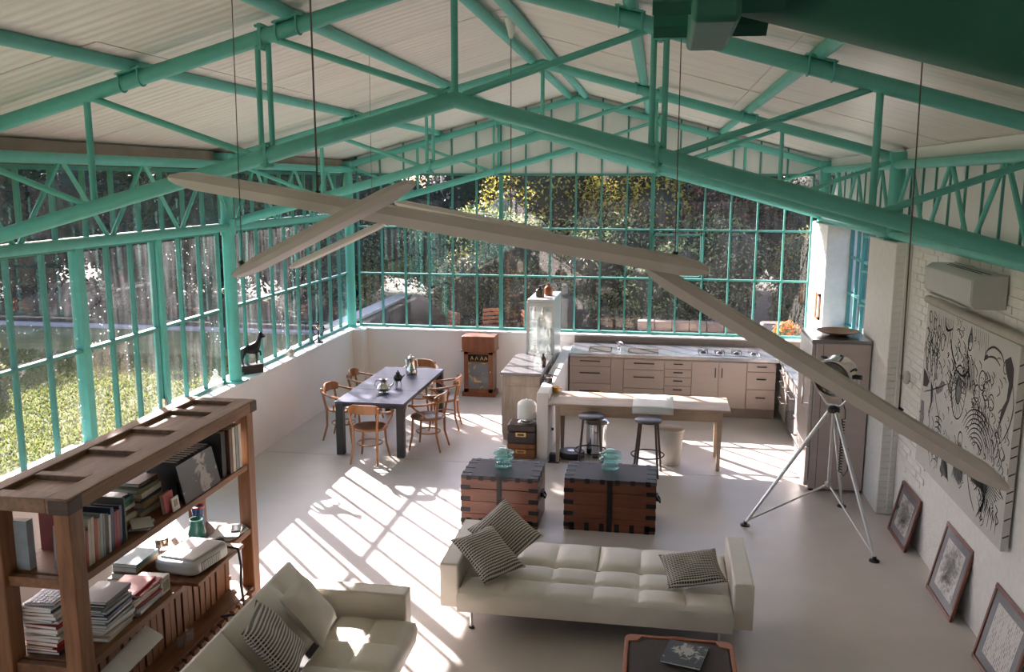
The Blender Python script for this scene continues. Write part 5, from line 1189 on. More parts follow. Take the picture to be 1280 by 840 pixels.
# faces and dress at right centre
for (u, v, r_) in ((0.70, 0.74, 0.03), (0.745, 0.70, 0.028), (0.66, 0.66, 0.026), (0.80, 0.66, 0.024)):
    ink.oval(u, v, r_, r_ * 1.7, 0.010); ink.line([(u - r_ * .5, v + 0.01), (u - r_ * .2, v + 0.015)], 0.008, False); ink.line([(u + r_ * .2, v + 0.015), (u + r_ * .5, v + 0.01)], 0.008, False); ink.line([(u - .01, v - .025), (u + .012, v - .025)], 0.008, False)
for i in range(9): ink.line([(0.64 + 0.02 * i, 0.63 - 0.01 * (i % 4)), (0.65 + 0.018 * i, 0.55), (0.63 + 0.022 * i, 0.47 + 0.012 * (i % 3))], 0.009)
for i in range(8): ink.oval(0.70, 0.36, 0.05 + 0.018 * i, 0.05 + 0.024 * i, 0.009, a0=0.1, a1=2.7)
# standing figures and plants on the left
for j, u in enumerate((0.04, 0.10, 0.16)):
    ink.line([(u, 0.97), (u + 0.02, 0.86), (u - 0.015, 0.74), (u + 0.015, 0.62), (u - 0.01, 0.50)], 0.012); ink.line([(u + 0.035, 0.95), (u + 0.045, 0.82), (u + 0.025, 0.70), (u + 0.04, 0.58)], 0.010); ink.oval(u + 0.02, 0.93 - 0.03 * j, 0.02, 0.035, 0.010)
    for i in range(6): ink.line([(u - 0.01 + 0.008 * i, 0.86 - 0.06 * i), (u + 0.02 + 0.006 * i, 0.83 - 0.06 * i)], 0.010, False)
ink.fill([(0.02, 0.60), (0.07, 0.58), (0.11, 0.54), (0.08, 0.50), (0.03, 0.49)]); ink.fill([(0.13, 0.55), (0.17, 0.52), (0.17, 0.44), (0.13, 0.32), (0.15, 0.43)])
ink.line([(0.05, 0.46), (0.14, 0.50), (0.26, 0.56), (0.33, 0.60)], 0.010); ink.line([(0.19, 0.50), (0.24, 0.42), (0.28, 0.36)], 0.009); ink.fill([(0.20, 0.52), (0.27, 0.60), (0.31, 0.60), (0.28, 0.54), (0.22, 0.50)], False)
ink.fill([(0.02, 0.40), (0.06, 0.40), (0.08, 0.30), (0.05, 0.22), (0.02, 0.26)], False)
for i in range(7): ink.line([(0.22 + 0.02 * i, 0.97), (0.225 + 0.02 * i, 0.90 - 0.02 * (i % 3)), (0.215 + 0.021 * i, 0.80 + 0.03 * (i % 2))], 0.006)
ink.oval(0.29, 0.93, 0.035, 0.03, 0.014, a0=2.8, a1=6.0); ink.oval(0.30, 0.95, 0.05, 0.045, 0.010, a0=2.8, a1=6.0); ink.oval(0.24, 0.82, 0.022, 0.05, 0.009)
for i in range(8): ink.line([(0.58 + 0.02 * i, 0.985), (0.585 + 0.02 * i, 0.88 + 0.02 * (i % 3))], 0.005, False)
for i in range(6): ink.line([(0.84 + 0.025 * i, 0.56 - 0.04 * i), (0.88 + 0.02 * i, 0.50 - 0.03 * i), (0.86 + 0.02 * i, 0.42 - 0.02 * i)], 0.010)
for i in range(5): ink.line([(0.80 + 0.03 * i, 0.10), (0.82 + 0.03 * i, 0.16), (0.80 + 0.035 * i, 0.05)], 0.009)
for k in range(60):
    u, v = gi.uniform(0.02, 0.95), gi.uniform(0.3, 0.95); a = gi.uniform(0, 6.28); l = gi.uniform(0.015, 0.05)
    ink.line([(u, v), (u + l * 0.5 * math.cos(a), v + l * math.sin(a) * 0.6 + 0.01), (u + l * math.cos(a), v + l * math.sin(a))], gi.uniform(0.005, 0.009))
for (cu, cv_, n_, sp) in ((0.12, 0.72, 46, 0.10), (0.46, 0.74, 46, 0.10), (0.72, 0.62, 50, 0.10), (0.30, 0.20, 40, 0.09), (0.80, 0.20, 40, 0.10), (0.56, 0.24, 30, 0.05), (0.88, 0.45, 30, 0.08), (0.35, 0.60, 24, 0.07)):
    for k in range(n_):
        u, v = gi.gauss(cu, sp * 0.7), gi.gauss(cv_, sp); a = gi.uniform(0.9, 2.2); l = gi.uniform(0.02, 0.07)
        ink.line([(u, v), (u + l * 0.35 * math.cos(a) + 0.01, v + l * 0.5 * math.sin(a)), (u + l * 0.7 * math.cos(a + .5), v + l * math.sin(a))], gi.uniform(0.005, 0.010))
ink.m.build('ink_lines', INK, cv, smooth=False)['kind'] = 'stuff'; ink.w.build('ink_wash', INKG, cv, smooth=False)['kind'] = 'stuff'
for i in range(12):
    z = 0.1 + i * 0.115 + 0.02 * (i % 3); MB().add([(0.004, -WY / 2 - 0.001, z), (0.05, -WY / 2 - 0.001, z + 0.025), (0.05, -WY / 2 - 0.001, z + 0.036), (0.004, -WY / 2 - 0.001, z + 0.012)], [(0, 1, 2, 3)]).build('edge_stroke', INK, cv, smooth=False)
pr = MB().tube((0, -1.3, 0), (0, 1.14, 0), 0.038, n=16).build('drawing_pole', plain('beige_pole', (0.42, 0.39, 0.33), rough=0.5), None, loc=(2.585, 7.885, 2.545)); tag(pr, 'beige round pole fixed along the top edge of the wall drawing', 'pole')
ac = thing('air_conditioner', 'white wall-mounted air conditioner above the big ink drawing', 'air conditioner', (2.645, 7.875, 2.685))
ACM = plain('aged_white_plastic', (0.52, 0.52, 0.50), rough=0.4, var=0.03)
MB().prism([(-0.257, 0.03), (-0.225, 0), (0, 0), (0, 0.26), (-0.20, 0.26), (-0.257, 0.225)], -0.62, 0.62, 'y').build('casing', ACM, ac, bevel=0.006)
bx('intake_slot', DARKHOLE, ac, -0.15, -0.135, -0.45, 0.40, 0.259, 0.262); bx('intake_slot', DARKHOLE, ac, -0.10, -0.085, -0.5, 0.5, 0.259, 0.262)
bx('front_panel', ACM, ac, -0.262, -0.257, -0.61, 0.61, 0.05, 0.222, bevel=0.002); bx('air_flap', ACM, ac, -0.25, -0.17, -0.5, 0.5, -0.006, 0.001, bevel=0.002)
# pipe, box and valve on the pier
cd = thing('wall_conduit', 'thin white conduit running down the white brick pier', 'conduit', (2.60, 9.955, 0)); MB().tube((0, 0, 0.02), (0, 0, 3.05), 0.012, n=8).build('pipe', BRICK, cd)
for z in (0.6, 1.5, 2.4): bx('clip', BRICK, cd, -0.02, 0.02, -0.016, 0.013, z, z + 0.02)
vb = thing('wall_valve', 'round white junction box on the right wall beside the pier', 'junction box', (XR - 0.012, 9.72, 1.62)); MB().lathe([(0.07, 0), (0.07, 0.03), (0.05, 0.05), (0.0, 0.055)], 20, M=Euler((0, -PI / 2, 0)).to_matrix().to_4x4()).build('box', ACM, vb); MB().tube((-0.05, 0, 0), (-0.09, 0, 0), 0.02, n=12).build('knob', ACM, vb)

# ================================================================== HANGING BEAMS
BEAM = plain('grey_white_beam', (0.53, 0.49, 0.455), rough=0.45, var=0.05, scale=3)
def beam(label, a, b, hgt, wid, wires, tip=0.16):
    """long wing-shaped beam with bevelled tips, hung on thin wires"""
    a = Vector(a); b = Vector(b); L = (b - a).length; c = (a + b) / 2
    t = thing('hanging_beam', label, 'beam', tuple(c), 0, 'wing-shaped beams hung from the roof')
    d = (b - a).normalized(); u = (Vector((0, 0, 1)) - d * d.z).normalized(); q = d.cross(u)
    prof = [(0.5, 0.05), (0.38, 0.42), (0.05, 0.5), (-0.35, 0.40), (-0.5, 0.1), (-0.46, -0.22), (-0.1, -0.48), (0.35, -0.42)]
    st = [(-0.5, 0.35), (-0.5 + tip * 0.35 / L, 0.72), (-0.5 + tip / L, 1.0), (0.0, 1.06), (0.5 - tip / L, 1.0), (0.5 - tip * 0.35 / L, 0.72), (0.5, 0.35)]
    m = MB(); n = len(prof)
    for s, k in st:
        for (x, z) in prof: m.v.append(tuple(d * (s * L) + q * (x * wid) + u * (z * hgt * k)))
    for i in range(len(st) - 1):
        for j in range(n): m.f.append((i * n + j, i * n + (j + 1) % n, (i + 1) * n + (j + 1) % n, (i + 1) * n + j))
    m.f.append(tuple(range(n))[::-1]); m.f.append(tuple((len(st) - 1) * n + j for j in range(n)))
    m.build('beam_body', BEAM, t)
    for s, r_ in wires:
        p = d * ((s - 0.5) * L); w_ = c + p; zt = roof_z(w_.x) - 0.002
        wr_ = MB().tube(p + u * hgt * 0.4, (p.x, p.y, zt - c.z), r_, n=6).build('wire', plain('brown_wire', (0.10, 0.07, 0.06), rough=0.6), t)
        MB().tube(p + u * hgt * 0.3, p + u * hgt * 0.62, 0.016, n=8).build('eyelet', DARKM, t)
beam('longest grey beam hanging on two wires, stretching from upper left to centre', (-3.02, 5.25, 3.665), (0.29, 5.25, 3.145), 0.12, 0.15, ((0.285, 0.006), (0.94, 0.003)))
beam('shorter grey beam crossing in front of the longest hanging beam at left', (-1.37, 4.9, 3.64), (-2.45, 4.9, 3.10), 0.10, 0.14, ((0.95, 0.003),))
beam('grey beam slanting down to the right across the fridge lamp and ink drawing', (-0.06, 5.38, 3.14), (2.0, 5.25, 1.94), 0.12, 0.14, ((0.70, 0.004),))
beam('thin pale beam hanging further back below the ridge cable', (-2.40, 8.0, 3.45), (-0.95, 8.0, 3.185), 0.075, 0.10, ((0.74, 0.004),), 0.1)
beam('thin pale beam hanging further back at left, pointing down left', (-2.46, 7.85, 3.27), (-3.38, 7.85, 2.85), 0.07, 0.10, ((0.12, 0.002),), 0.1)
rc = thing('ceiling_rose', 'white conical ceiling cap between the ridge purlins', 'ceiling fitting', (-1.327, 8.0, 4.90)); MB().lathe([(0.012, -0.02), (0.02, 0), (0.055, 0.14), (0.06, 0.15), (0.0, 0.152)], 20).build('cone', PAPER, rc); bx('fixing_bar', PAPER, rc, -0.1, 0.1, -0.02, 0.02, 0.15, 0.165)

# ================================================================== ON THE SILLS
BRONZE = plain('dark_bronze', (0.035, 0.03, 0.03), rough=0.28, metal=0.7, var=0.2, scale=20)
hs = thing('horse_statuette', 'dark bronze horse raising one front leg, on a black block on the left sill', 'statuette', (-5.375, 11.03, SILL + 0.001), math.radians(-40))
bx('plinth', plain('black_plinth', (0.02, 0.018, 0.018), rough=0.3), hs, -0.06, 0.06, -0.16, 0.15, 0, 0.12, bevel=0.005)
def skin(name, verts, edges, radii, mat, parent, lvl=2):
    me = bpy.data.meshes.new(name); me.from_pydata(verts, edges, []); o = bpy.data.objects.new(name, me); C.objects.link(o); o.parent = parent
    md = o.modifiers.new('skin', 'SKIN'); md.use_smooth_shade = True
    for i, r_ in enumerate(radii): me.skin_vertices[0].data[i].radius = r_ if isinstance(r_, tuple) else (r_, r_)
    me.skin_vertices[0].data[0].use_root = True
    sb_ = o.modifiers.new('sub', 'SUBSURF'); sb_.levels = lvl; sb_.render_levels = lvl; me.materials.append(mat)
    return o
HV = [(0, -0.02, 0.32), (0, -0.11, 0.325), (0, 0.06, 0.33), (0, 0.11, 0.40), (0, 0.135, 0.47), (0, 0.15, 0.525), (0, 0.185, 0.495), (0, 0.215, 0.47),
      (0.035, -0.12, 0.27), (0.04, -0.145, 0.21), (0.04, -0.13, 0.125), (-0.035, -0.11, 0.27), (-0.04, -0.12, 0.21), (-0.04, -0.10, 0.125),
      (0.035, 0.07, 0.26), (0.035, 0.065, 0.19), (0.035, 0.065, 0.125), (-0.035, 0.09, 0.28), (-0.04, 0.155, 0.28), (-0.04, 0.165, 0.21),
      (0, -0.155, 0.33), (0, -0.18, 0.26), (0, -0.175, 0.17), (0.014, 0.14, 0.555), (-0.014, 0.14, 0.555)]
HE = [(0, 1), (0, 2), (2, 3), (3, 4), (4, 5), (5, 6), (6, 7), (1, 8), (8, 9), (9, 10), (1, 11), (11, 12), (12, 13), (2, 14), (14, 15), (15, 16), (2, 17), (17, 18), (18, 19), (1, 20), (20, 21), (21, 22), (5, 23), (5, 24)]
HR = [0.055, 0.058, 0.056, 0.042, 0.03, 0.028, 0.024, 0.016, 0.028, 0.016, 0.013, 0.028, 0.016, 0.013, 0.024, 0.014, 0.013, 0.024, 0.015, 0.012, 0.016, 0.02, 0.01, 0.006, 0.006]
skin('horse_body', HV, HE, HR, BRONZE, hs)
sl = thing('sea_shell', 'pale spiky sea shell on the left sill', 'shell', (-5.335, 12.25, SILL + 0.001))
m = MB(); m.lathe([(0.01, 0), (0.05, 0.015), (0.068, 0.05), (0.05, 0.085), (0.02, 0.105), (0.0, 0.11)], 14)
for i in range(9): a = i * 0.7; m.tube((0.05 * math.cos(a), 0.05 * math.sin(a), 0.05), (0.085 * math.cos(a), 0.085 * math.sin(a), 0.065), 0.016, 0.003, n=6)
m.build('shell', plain('shell_pink', (0.5, 0.40, 0.34), rough=0.5, var=0.2, scale=30), sl)
cn_ = thing('candelabra', 'dark iron candelabra with leafy arms on the left sill near the far corner', 'candelabra', (-5.345, 13.38, SILL + 0.001))
MB().lathe([(0.075, 0), (0.075, 0.012), (0.03, 0.03), (0.012, 0.05), (0.012, 0.30), (0.02, 0.31), (0.02, 0.33), (0, 0.335)], 16).build('stem', DARKM, cn_)
for i in range(4):
    a = i * PI / 2 + 0.5; c_, s_ = math.cos(a), math.sin(a)
    ar = MB().path([(0, 0, 0.14), (0.05 * c_, 0.05 * s_, 0.13), (0.08 * c_, 0.08 * s_, 0.17), (0.085 * c_, 0.085 * s_, 0.22)], 0.007, 6).build('arm', DARKM, cn_)
    MB().lathe([(0.022, 0.22), (0.028, 0.235), (0.012, 0.24), (0.012, 0.27), (0, 0.272)], 12, (0.085 * c_, 0.085 * s_, 0)).build('candle_cup', SILVER if i % 2 else DARKM, ar)
gb = thing('glass_dome', 'clear glass carafe on the left sill just above the bookcase end', 'glassware', (-5.36, 10.02, SILL + 0.001)); MB().lathe([(0.08, 0), (0.085, 0.01), (0.09, 0.1), (0.06, 0.16), (0.03, 0.19), (0.035, 0.22)], 20).build('body', GLASSW, gb)
MB().lathe([(0.032, 0.215), (0.036, 0.23), (0.015, 0.245), (0.018, 0.262), (0.0, 0.27)], 14).build('stopper', GLASSW, gb)

# ================================================================== BOOKCASE
BX0, BX1, BY0, BY1, BH = -4.0, -3.41, 4.53, 6.98, 1.79
bk = thing('bookcase', 'large open bookcase of reclaimed brown wood with old door as top', 'bookcase', (0, 0, 0))
for x0, x1 in ((BX0, BX0 + 0.11), (BX1 - 0.11, BX1)):
    for y0, y1 in ((BY0, BY0 + 0.13), (BY1 - 0.12, BY1)): bx('post', OLDWZ, bk, x0, x1, y0, y1, 0, BH - 0.10, bevel=0.008)
# old panelled door as the top
tp_ = bx('top_rail', OLDTOP, bk, BX0 - 0.02, BX0 + 0.09, BY0 - 0.03, BY1 + 0.03, BH - 0.098, BH, bevel=0.008)
bx('top_rail', OLDTOP, bk, BX1 - 0.13, BX1 + 0.02, BY0 - 0.03, BY1 + 0.03, BH - 0.098, BH, bevel=0.008)
crs = [BY0 - 0.03, BY0 + 0.37, BY0 + 0.92, BY0 + 1.45, BY0 + 2.0, BY1 - 0.09]
for i, y in enumerate(crs):
    bx('cross_rail', OLDTOP, bk, BX0 + 0.09, BX1 - 0.13, y, y + (0.12 if i in (0, 5) else 0.075), BH - 0.095, BH - 0.003, bevel=0.006)
for i in range(5):
    y0 = crs[i] + (0.12 if i == 0 else 0.075); y1 = crs[i + 1]
    bx('door_panel', OLDTOP, bk, BX0 + 0.095, BX1 - 0.135, y0 + 0.012, y1 - 0.004, BH - 0.075, BH - 0.034, bevel=0.006)
for x0, x1 in ((BX0 - 0.024, BX0 + 0.10), (BX1 - 0.11, BX1 + 0.024)):
    for y0, y1 in ((BY0 - 0.035, BY0 + 0.10), (BY1 - 0.08, BY1 + 0.035)): bx('corner_block', DARKW, bk, x0, x1, y0, y1, BH - 0.10, BH - 0.012, bevel=0.004)
S1, S2, S3 = 1.25, 0.67, 0.13
for z in (S1, S2, S3):
    sh = bx('shelf', OLDW, bk, BX0 + 0.03, BX1 - 0.012, BY0 + 0.10, BY1 - 0.09, z - 0.05, z, bevel=0.004)
    for y in (BY0 + 0.035, BY1 - 0.08): bx('end_rail', OLDW, bk, BX0 + 0.11, BX1 - 0.11, y, y + 0.05, z - 0.07, z - 0.005, bevel=0.004)
pb = bx('pull_out_board', OLDW, bk, BX1 - 0.35, BX1 + 0.12, 5.72, 6.46, S2 + 0.002, S2 + 0.032, bevel=0.005)
slat_me = MB().box(-0.008, 0.008, -0.033, 0.033, 0, 0.485).mesh('slat', OLDWZ, smooth=False)
for i in range(24): inst(slat_me, bk, (BX1 - 0.20 + rnd.uniform(-.006, .006), BY0 + 0.20 + i * 0.088, S3 + 0.001), (0, rnd.uniform(-.02, .02), rnd.uniform(-.05, .05)), name='slat')
bx('back_board', DARKW, bk, BX1 - 0.30, BX1 - 0.285, BY0 + 0.14, BY1 - 0.13, S3 + 0.001, S2 - 0.06)
for z in (S3 + 0.05, S2 - 0.10): bx('slat_batten', OLDW, bk, BX1 - 0.235, BX1 - 0.215, BY0 + 0.14, BY1 - 0.13, z, z + 0.04)
for i in range(20): bx('floor_slat', OLDW, bk, BX1 - 0.008, BX1 + 0.03, BY0 + 0.15 + i * 0.108, BY0 + 0.22 + i * 0.108, S3 - 0.045, S3 - 0.008)

# ---- books
BCOL = {}
def bcol(n, c, rough=0.5):
    if n not in BCOL: BCOL[n] = plain('book_' + n.replace(' ', '_'), c, rough=rough, var=0.12, scale=12)
    return BCOL[n]
PAL = [('cream', (0.52, 0.47, 0.38)), ('red', (0.35, 0.03, 0.03)), ('grey', (0.22, 0.23, 0.24)), ('white', (0.62, 0.60, 0.57)), ('dark blue', (0.02, 0.05, 0.12)), ('black', (0.015, 0.015, 0.017)),
       ('teal', (0.06, 0.17, 0.19)), ('tan', (0.36, 0.24, 0.13)), ('pale blue', (0.28, 0.36, 0.42)), ('green', (0.03, 0.16, 0.06)), ('brown', (0.12, 0.06, 0.035)), ('dark red', (0.17, 0.02, 0.025)), ('olive', (0.15, 0.15, 0.07))]
PD = dict(PAL)
PAGES = plain('book_pages', (0.55, 0.50, 0.41), rough=0.85, var=0.08, scale=40)
ORD = ['first', 'second', 'third', 'fourth', 'fifth', 'sixth', 'seventh', 'eighth', 'ninth', 'tenth', 'eleventh', 'twelfth', 'thirteenth', 'fourteenth', 'fifteenth', 'sixteenth', 'seventeenth', 'eighteenth']
def book(label, loc, rot, w, d, th, col, group, name='book', cat='book', soft=False):
    """lying flat: spine on the +x side, w deep (x), d long (y), th thick (z)"""
    t = thing(name, label, cat, loc, 0, group); t.rotation_euler = rot; mt = bcol(col, PD[col]); c = min(0.003, th * 0.2)
    m = MB(); m.box(-w / 2, w / 2, -d / 2, d / 2, 0, c); m.box(-w / 2, w / 2, -d / 2, d / 2, th - c, th); m.box(w / 2 - c, w / 2, -d / 2, d / 2, c, th - c)
    m.build('cover', mt, t, smooth=False)
    bx('pages', PAGES if not soft else PAPER, t, -w / 2 + 0.004, w / 2 - c, -d / 2 + 0.003, d / 2 - 0.003, c, th - c)
    return t
def row(y, items, x, z, where, group, lean=0.0):
    """books standing upright along y, spines facing the room"""
    for i, (th, h, w, col) in enumerate(items):
        nx = abs(math.sin(lean)) * 0.0
        t = book('upright %s book, %s in the row %s' % (col, ORD[i], where), (x - w / 2, y + (0 if lean <= 0 else 0), z + 0.001 + h / 2 * math.cos(lean) + abs(th * math.sin(lean))), (-PI / 2 + lean, 0, 0), w, h, th, col, group)
        y += th / math.cos(lean) + 0.003
    return y
g3 = random.Random(3)
def stack(x, y, z, items, where, group, jitter=0.06):
    for i, (w, d, th, col) in enumerate(items):
        book('%s book, %s up in the flat stack %s' % (col, ORD[i], where), (x + g3.uniform(-.02, .015), y + g3.uniform(-.02, .02), z), (0, 0, g3.uniform(-jitter, jitter)), w, d, th, col, group)
        z += th + 0.001
    return z
GU = 'books on the upper bookcase shelf'; GM = 'books on the middle bookcase shelf'
XF = BX1 - 0.06
# near end: two big upright books seen between the posts
book('big pale blue and white book at the near end of the upper shelf', (-3.80, BY0 + 0.15, S1 + 0.001 + 0.16), (PI / 2, 0, math.radians(-90)), 0.06, 0.32, 0.24, 'pale blue', GU)
book('tall dark red book behind the big pale blue one on the upper shelf', (-3.80, BY0 + 0.44, S1 + 0.001 + 0.19), (PI / 2, 0, 0), 0.28, 0.38, 0.03, 'dark red', GU)
row(4.71, [(0.03, 0.27, 0.2, 'grey'), (0.022, 0.24, 0.19, 'red'), (0.028, 0.30, 0.2, 'cream'), (0.03, 0.30, 0.2, 'cream'), (0.024, 0.28, 0.2, 'red'), (0.03, 0.27, 0.2, 'tan'), (0.026, 0.29, 0.2, 'pale blue'), (0.022, 0.28, 0.2, 'grey'),
           (0.03, 0.27, 0.2, 'black'), (0.022, 0.25, 0.2, 'white'), (0.03, 0.29, 0.2, 'dark blue'), (0.026, 0.25, 0.2, 'dark red'), (0.028, 0.25, 0.2, 'red'), (0.03, 0.27, 0.2, 'dark blue')], XF, S1, 'at the near end of the upper shelf', GU, lean=-0.06)
be = bx('bookend', plain('grey_green_board', (0.16, 0.19, 0.17), rough=0.6), None, XF - 0.26, XF - 0.01, 5.175, 5.187, S1 + 0.001, S1 + 0.30); tag(be, 'grey-green upright board closing the near book row on the upper shelf', 'bookend')
stack(-3.80, 4.98, S1 + 0.002 + 0.0, [], '', GU)
stack(-3.74, 5.36, S1 + 0.001, [(0.26, 0.30, 0.04, 'tan'), (0.24, 0.30, 0.035, 'cream'), (0.25, 0.28, 0.03, 'brown'), (0.24, 0.30, 0.03, 'white'), (0.22, 0.26, 0.025, 'green'), (0.25, 0.30, 0.03, 'teal'), (0.2, 0.24, 0.02, 'black')], 'beside the grey-green board', GU)
stack(-3.72, 5.68, S1 + 0.001, [(0.25, 0.28, 0.04, 'cream'), (0.24, 0.3, 0.03, 'grey'), (0.26, 0.28, 0.045, 'tan'), (0.22, 0.26, 0.03, 'dark blue'), (0.24, 0.28, 0.04, 'cream'), (0.22, 0.26, 0.03, 'olive'), (0.22, 0.24, 0.028, 'brown')], 'behind the little red book', GU)
rb = book('small red book standing face out on the upper shelf', (-3.50, 5.70, S1 + 0.002 + 0.075), (0, PI / 2 - 0.12, 0), 0.15, 0.13, 0.03, 'red', GU)
cdn = thing('small_card', 'small white framed card leaning on the little red book', 'card', (-3.452, 5.755, S1 + 0.002)); cdn.rotation_euler = (0, 0.15 * -1, 0); bx('card_frame', PAPER, cdn, 0, 0.01, -0.045, 0.045, 0, 0.10); bx('card_print', bcol('tan', PD['tan']), cdn, 0.0101, 0.0115, -0.025, 0.025, 0.03, 0.08)
np_ = thing('paper_bundle', 'loose bundle of printed papers lying at the front of the upper shelf', 'papers', (-3.52, 5.42, S1 + 0.001), 0.3)
for i in range(4): MB().box(-0.07, 0.07, -0.10, 0.10, i * 0.008, i * 0.008 + 0.006).build('sheet', PAPER if i % 2 else bcol('grey', PD['grey']), np_, smooth=False, rot=(0, 0, 0.12 * i))
y = 5.90
for i in range(10):
    book('thin dark binder with pale top edge, %s in the row behind the dark album' % ORD[i], (-3.64, y + i * 0.052, S1 + 0.001 + 0.155), (-PI / 2, 0, 0), 0.24, 0.31, 0.044, 'black', 'binders on the upper shelf', name='binder', cat='binder', soft=True)
al = thing('photo_album', 'dark record-size album with pale figures leaning face out on the upper shelf', 'album', (-3.435, 6.14, S1 + 0.001)); al.rotation_euler = (0, -0.22, 0)
bx('cover', cover_mat('album_print', (0.03, 0.03, 0.033), (0.34, 0.30, 0.27), 11, 0.66), al, -0.008, 0.0, -0.27, 0.27, 0, 0.30); bx('backing', BLACK, al, -0.02, -0.0085, -0.268, 0.268, 0.002, 0.298)
book('wide black book standing between the binders and the pale tall spines', (-3.60, 6.475, S1 + 0.001 + 0.19), (-PI / 2, 0, 0), 0.30, 0.38, 0.07, 'black', GU)
for i, col in enumerate(('brown', 'cream', 'grey', 'cream')):
    book('tall %s book at the far shelf end, %s from the wide black book' % (col, ORD[i]), (-3.58, 6.575 + i * 0.055, S1 + 0.001 + 0.19), (-PI / 2, 0, 0), 0.30, 0.38, 0.045, col, GU)
# middle shelf: magazine stacks
mags = [g3.choice(['white', 'grey', 'cream', 'pale blue', 'dark blue', 'white', 'red', 'black', 'tan', 'white']) for _ in range(40)]
def magstack(x, y, n, where, off):
    z = S2 + 0.001
    for i in range(n):
        col = mags[off + i]; th = g3.uniform(0.012, 0.028)
        book('%s magazine, %s up in the pile %s' % (col, ORD[i], where), (x + g3.uniform(-.025, .02), y + g3.uniform(-.02, .02), z), (0, 0, g3.uniform(-.1, .1)), 0.23, 0.30, th, col, 'magazines on the middle shelf', name='magazine', cat='magazine', soft=True); z += th + 0.001
    return z
z1 = magstack(-3.80, 4.83, 15, 'nearest the end posts', 0)
z2 = magstack(-3.60, 5.03, 14, 'just behind the near front post', 15)
z3 = magstack(-3.58, 5.36, 9, 'in the middle of the bookcase', 29)
kb = thing('keyboard', 'small pale computer keyboard on the pile nearest the end posts', 'keyboard', (-3.80, 4.83, z1 + 0.001), 0.1); bx('case', plain('keyboard_grey', (0.4, 0.41, 0.42), rough=0.4), kb, -0.10, 0.10, -0.15, 0.15, 0, 0.015, bevel=0.003)
kme = MB().box(-0.011, 0.011, -0.011, 0.011, 0, 0.006).mesh('key', plain('key_white', (0.6, 0.61, 0.63), rough=0.5), smooth=False)
for i in range(6):
    for j in range(10): inst(kme, kb, (-0.072 + i * 0.029, -0.131 + j * 0.029, 0.015), name='key')
tc_ = thing('tissue_box', 'cream-coloured box lying at the far end of the magazines', 'box', (-3.58, 5.58, S2 + 0.001), 0.05); bx('box_body', bcol('cream', PD['cream']), tc_, -0.11, 0.11, -0.07, 0.07, 0, 0.13, bevel=0.01); bx('label', bcol('olive', PD['olive']), tc_, 0.1105, 0.112, -0.04, 0.04, 0.03, 0.10)
stack(-3.85, 5.82, S2 + 0.001, [(0.22, 0.34, 0.05, 'tan'), (0.22, 0.32, 0.045, 'brown'), (0.2, 0.3, 0.04, 'tan'), (0.2, 0.3, 0.03, 'teal')], 'behind the projector on the middle shelf', GM)
# projector
PJ = plain('projector_grey_white', (0.55, 0.55, 0.51), rough=0.4, var=0.03)
pj = thing('projector', 'pale grey video projector on the pull-out board of the bookcase', 'projector', (-3.50, 6.03, S2 + 0.034), math.radians(-8))
MB().prism([(-0.19, -0.20), (-0.14, -0.24), (0.13, -0.24), (0.19, -0.20), (0.19, 0.18), (0.13, 0.24), (-0.12, 0.24), (-0.19, 0.17)], 0.012, 0.115, 'z').build('casing', PJ, pj, bevel=0.025, seg=3)
bx('top_shell', PJ, pj, -0.15, 0.15, -0.19, 0.19, 0.112, 0.13, bevel=0.012)
gl_ = bx('vent_grille', plain('vent_grey', (0.22, 0.23, 0.22), rough=0.6), pj, 0.188, 0.193, -0.15, 0.08, 0.035, 0.095)
for i in range(9): bx('vent_fin', PJ, gl_, 0.192, 0.196, -0.145 + i * 0.025, -0.133 + i * 0.025, 0.037, 0.093)
MB().lathe([(0.055, 0), (0.058, 0.03), (0.05, 0.035), (0.04, 0.015), (0, 0.01)], 20, M=Matrix.Translation((0.06, 0.235, 0.065)) @ Euler((-PI / 2, 0, 0)).to_matrix().to_4x4()).build('lens', BLACK, pj)
for i in range(3): bx('button', BLACK, pj, -0.08 + i * 0.03, -0.065 + i * 0.03, -0.02, -0.005, 0.13, 0.133)
for sx in (-0.14, 0.14):
    for sy in (-0.18, 0.18): MB().lathe([(0.015, 0), (0.015, 0.013), (0, 0.013)], 8, (sx, sy, 0)).build('foot', BLACK, pj)
cb = MB().path([(-3.36, 6.30, S2 + 0.03 + 0.04), (-3.275, 6.33, S2 + 0.045), (-3.262, 6.34, S2 - 0.1), (-3.265, 6.33, 0.4), (-3.26, 6.36, 0.2), (-3.30, 6.32, S3 + 0.02), (-3.42, 6.26, S3 + 0.02)], 0.011, 8).build('power_cable', BLACK, None); tag(cb, 'thick black cable hanging from the projector board', 'cable')
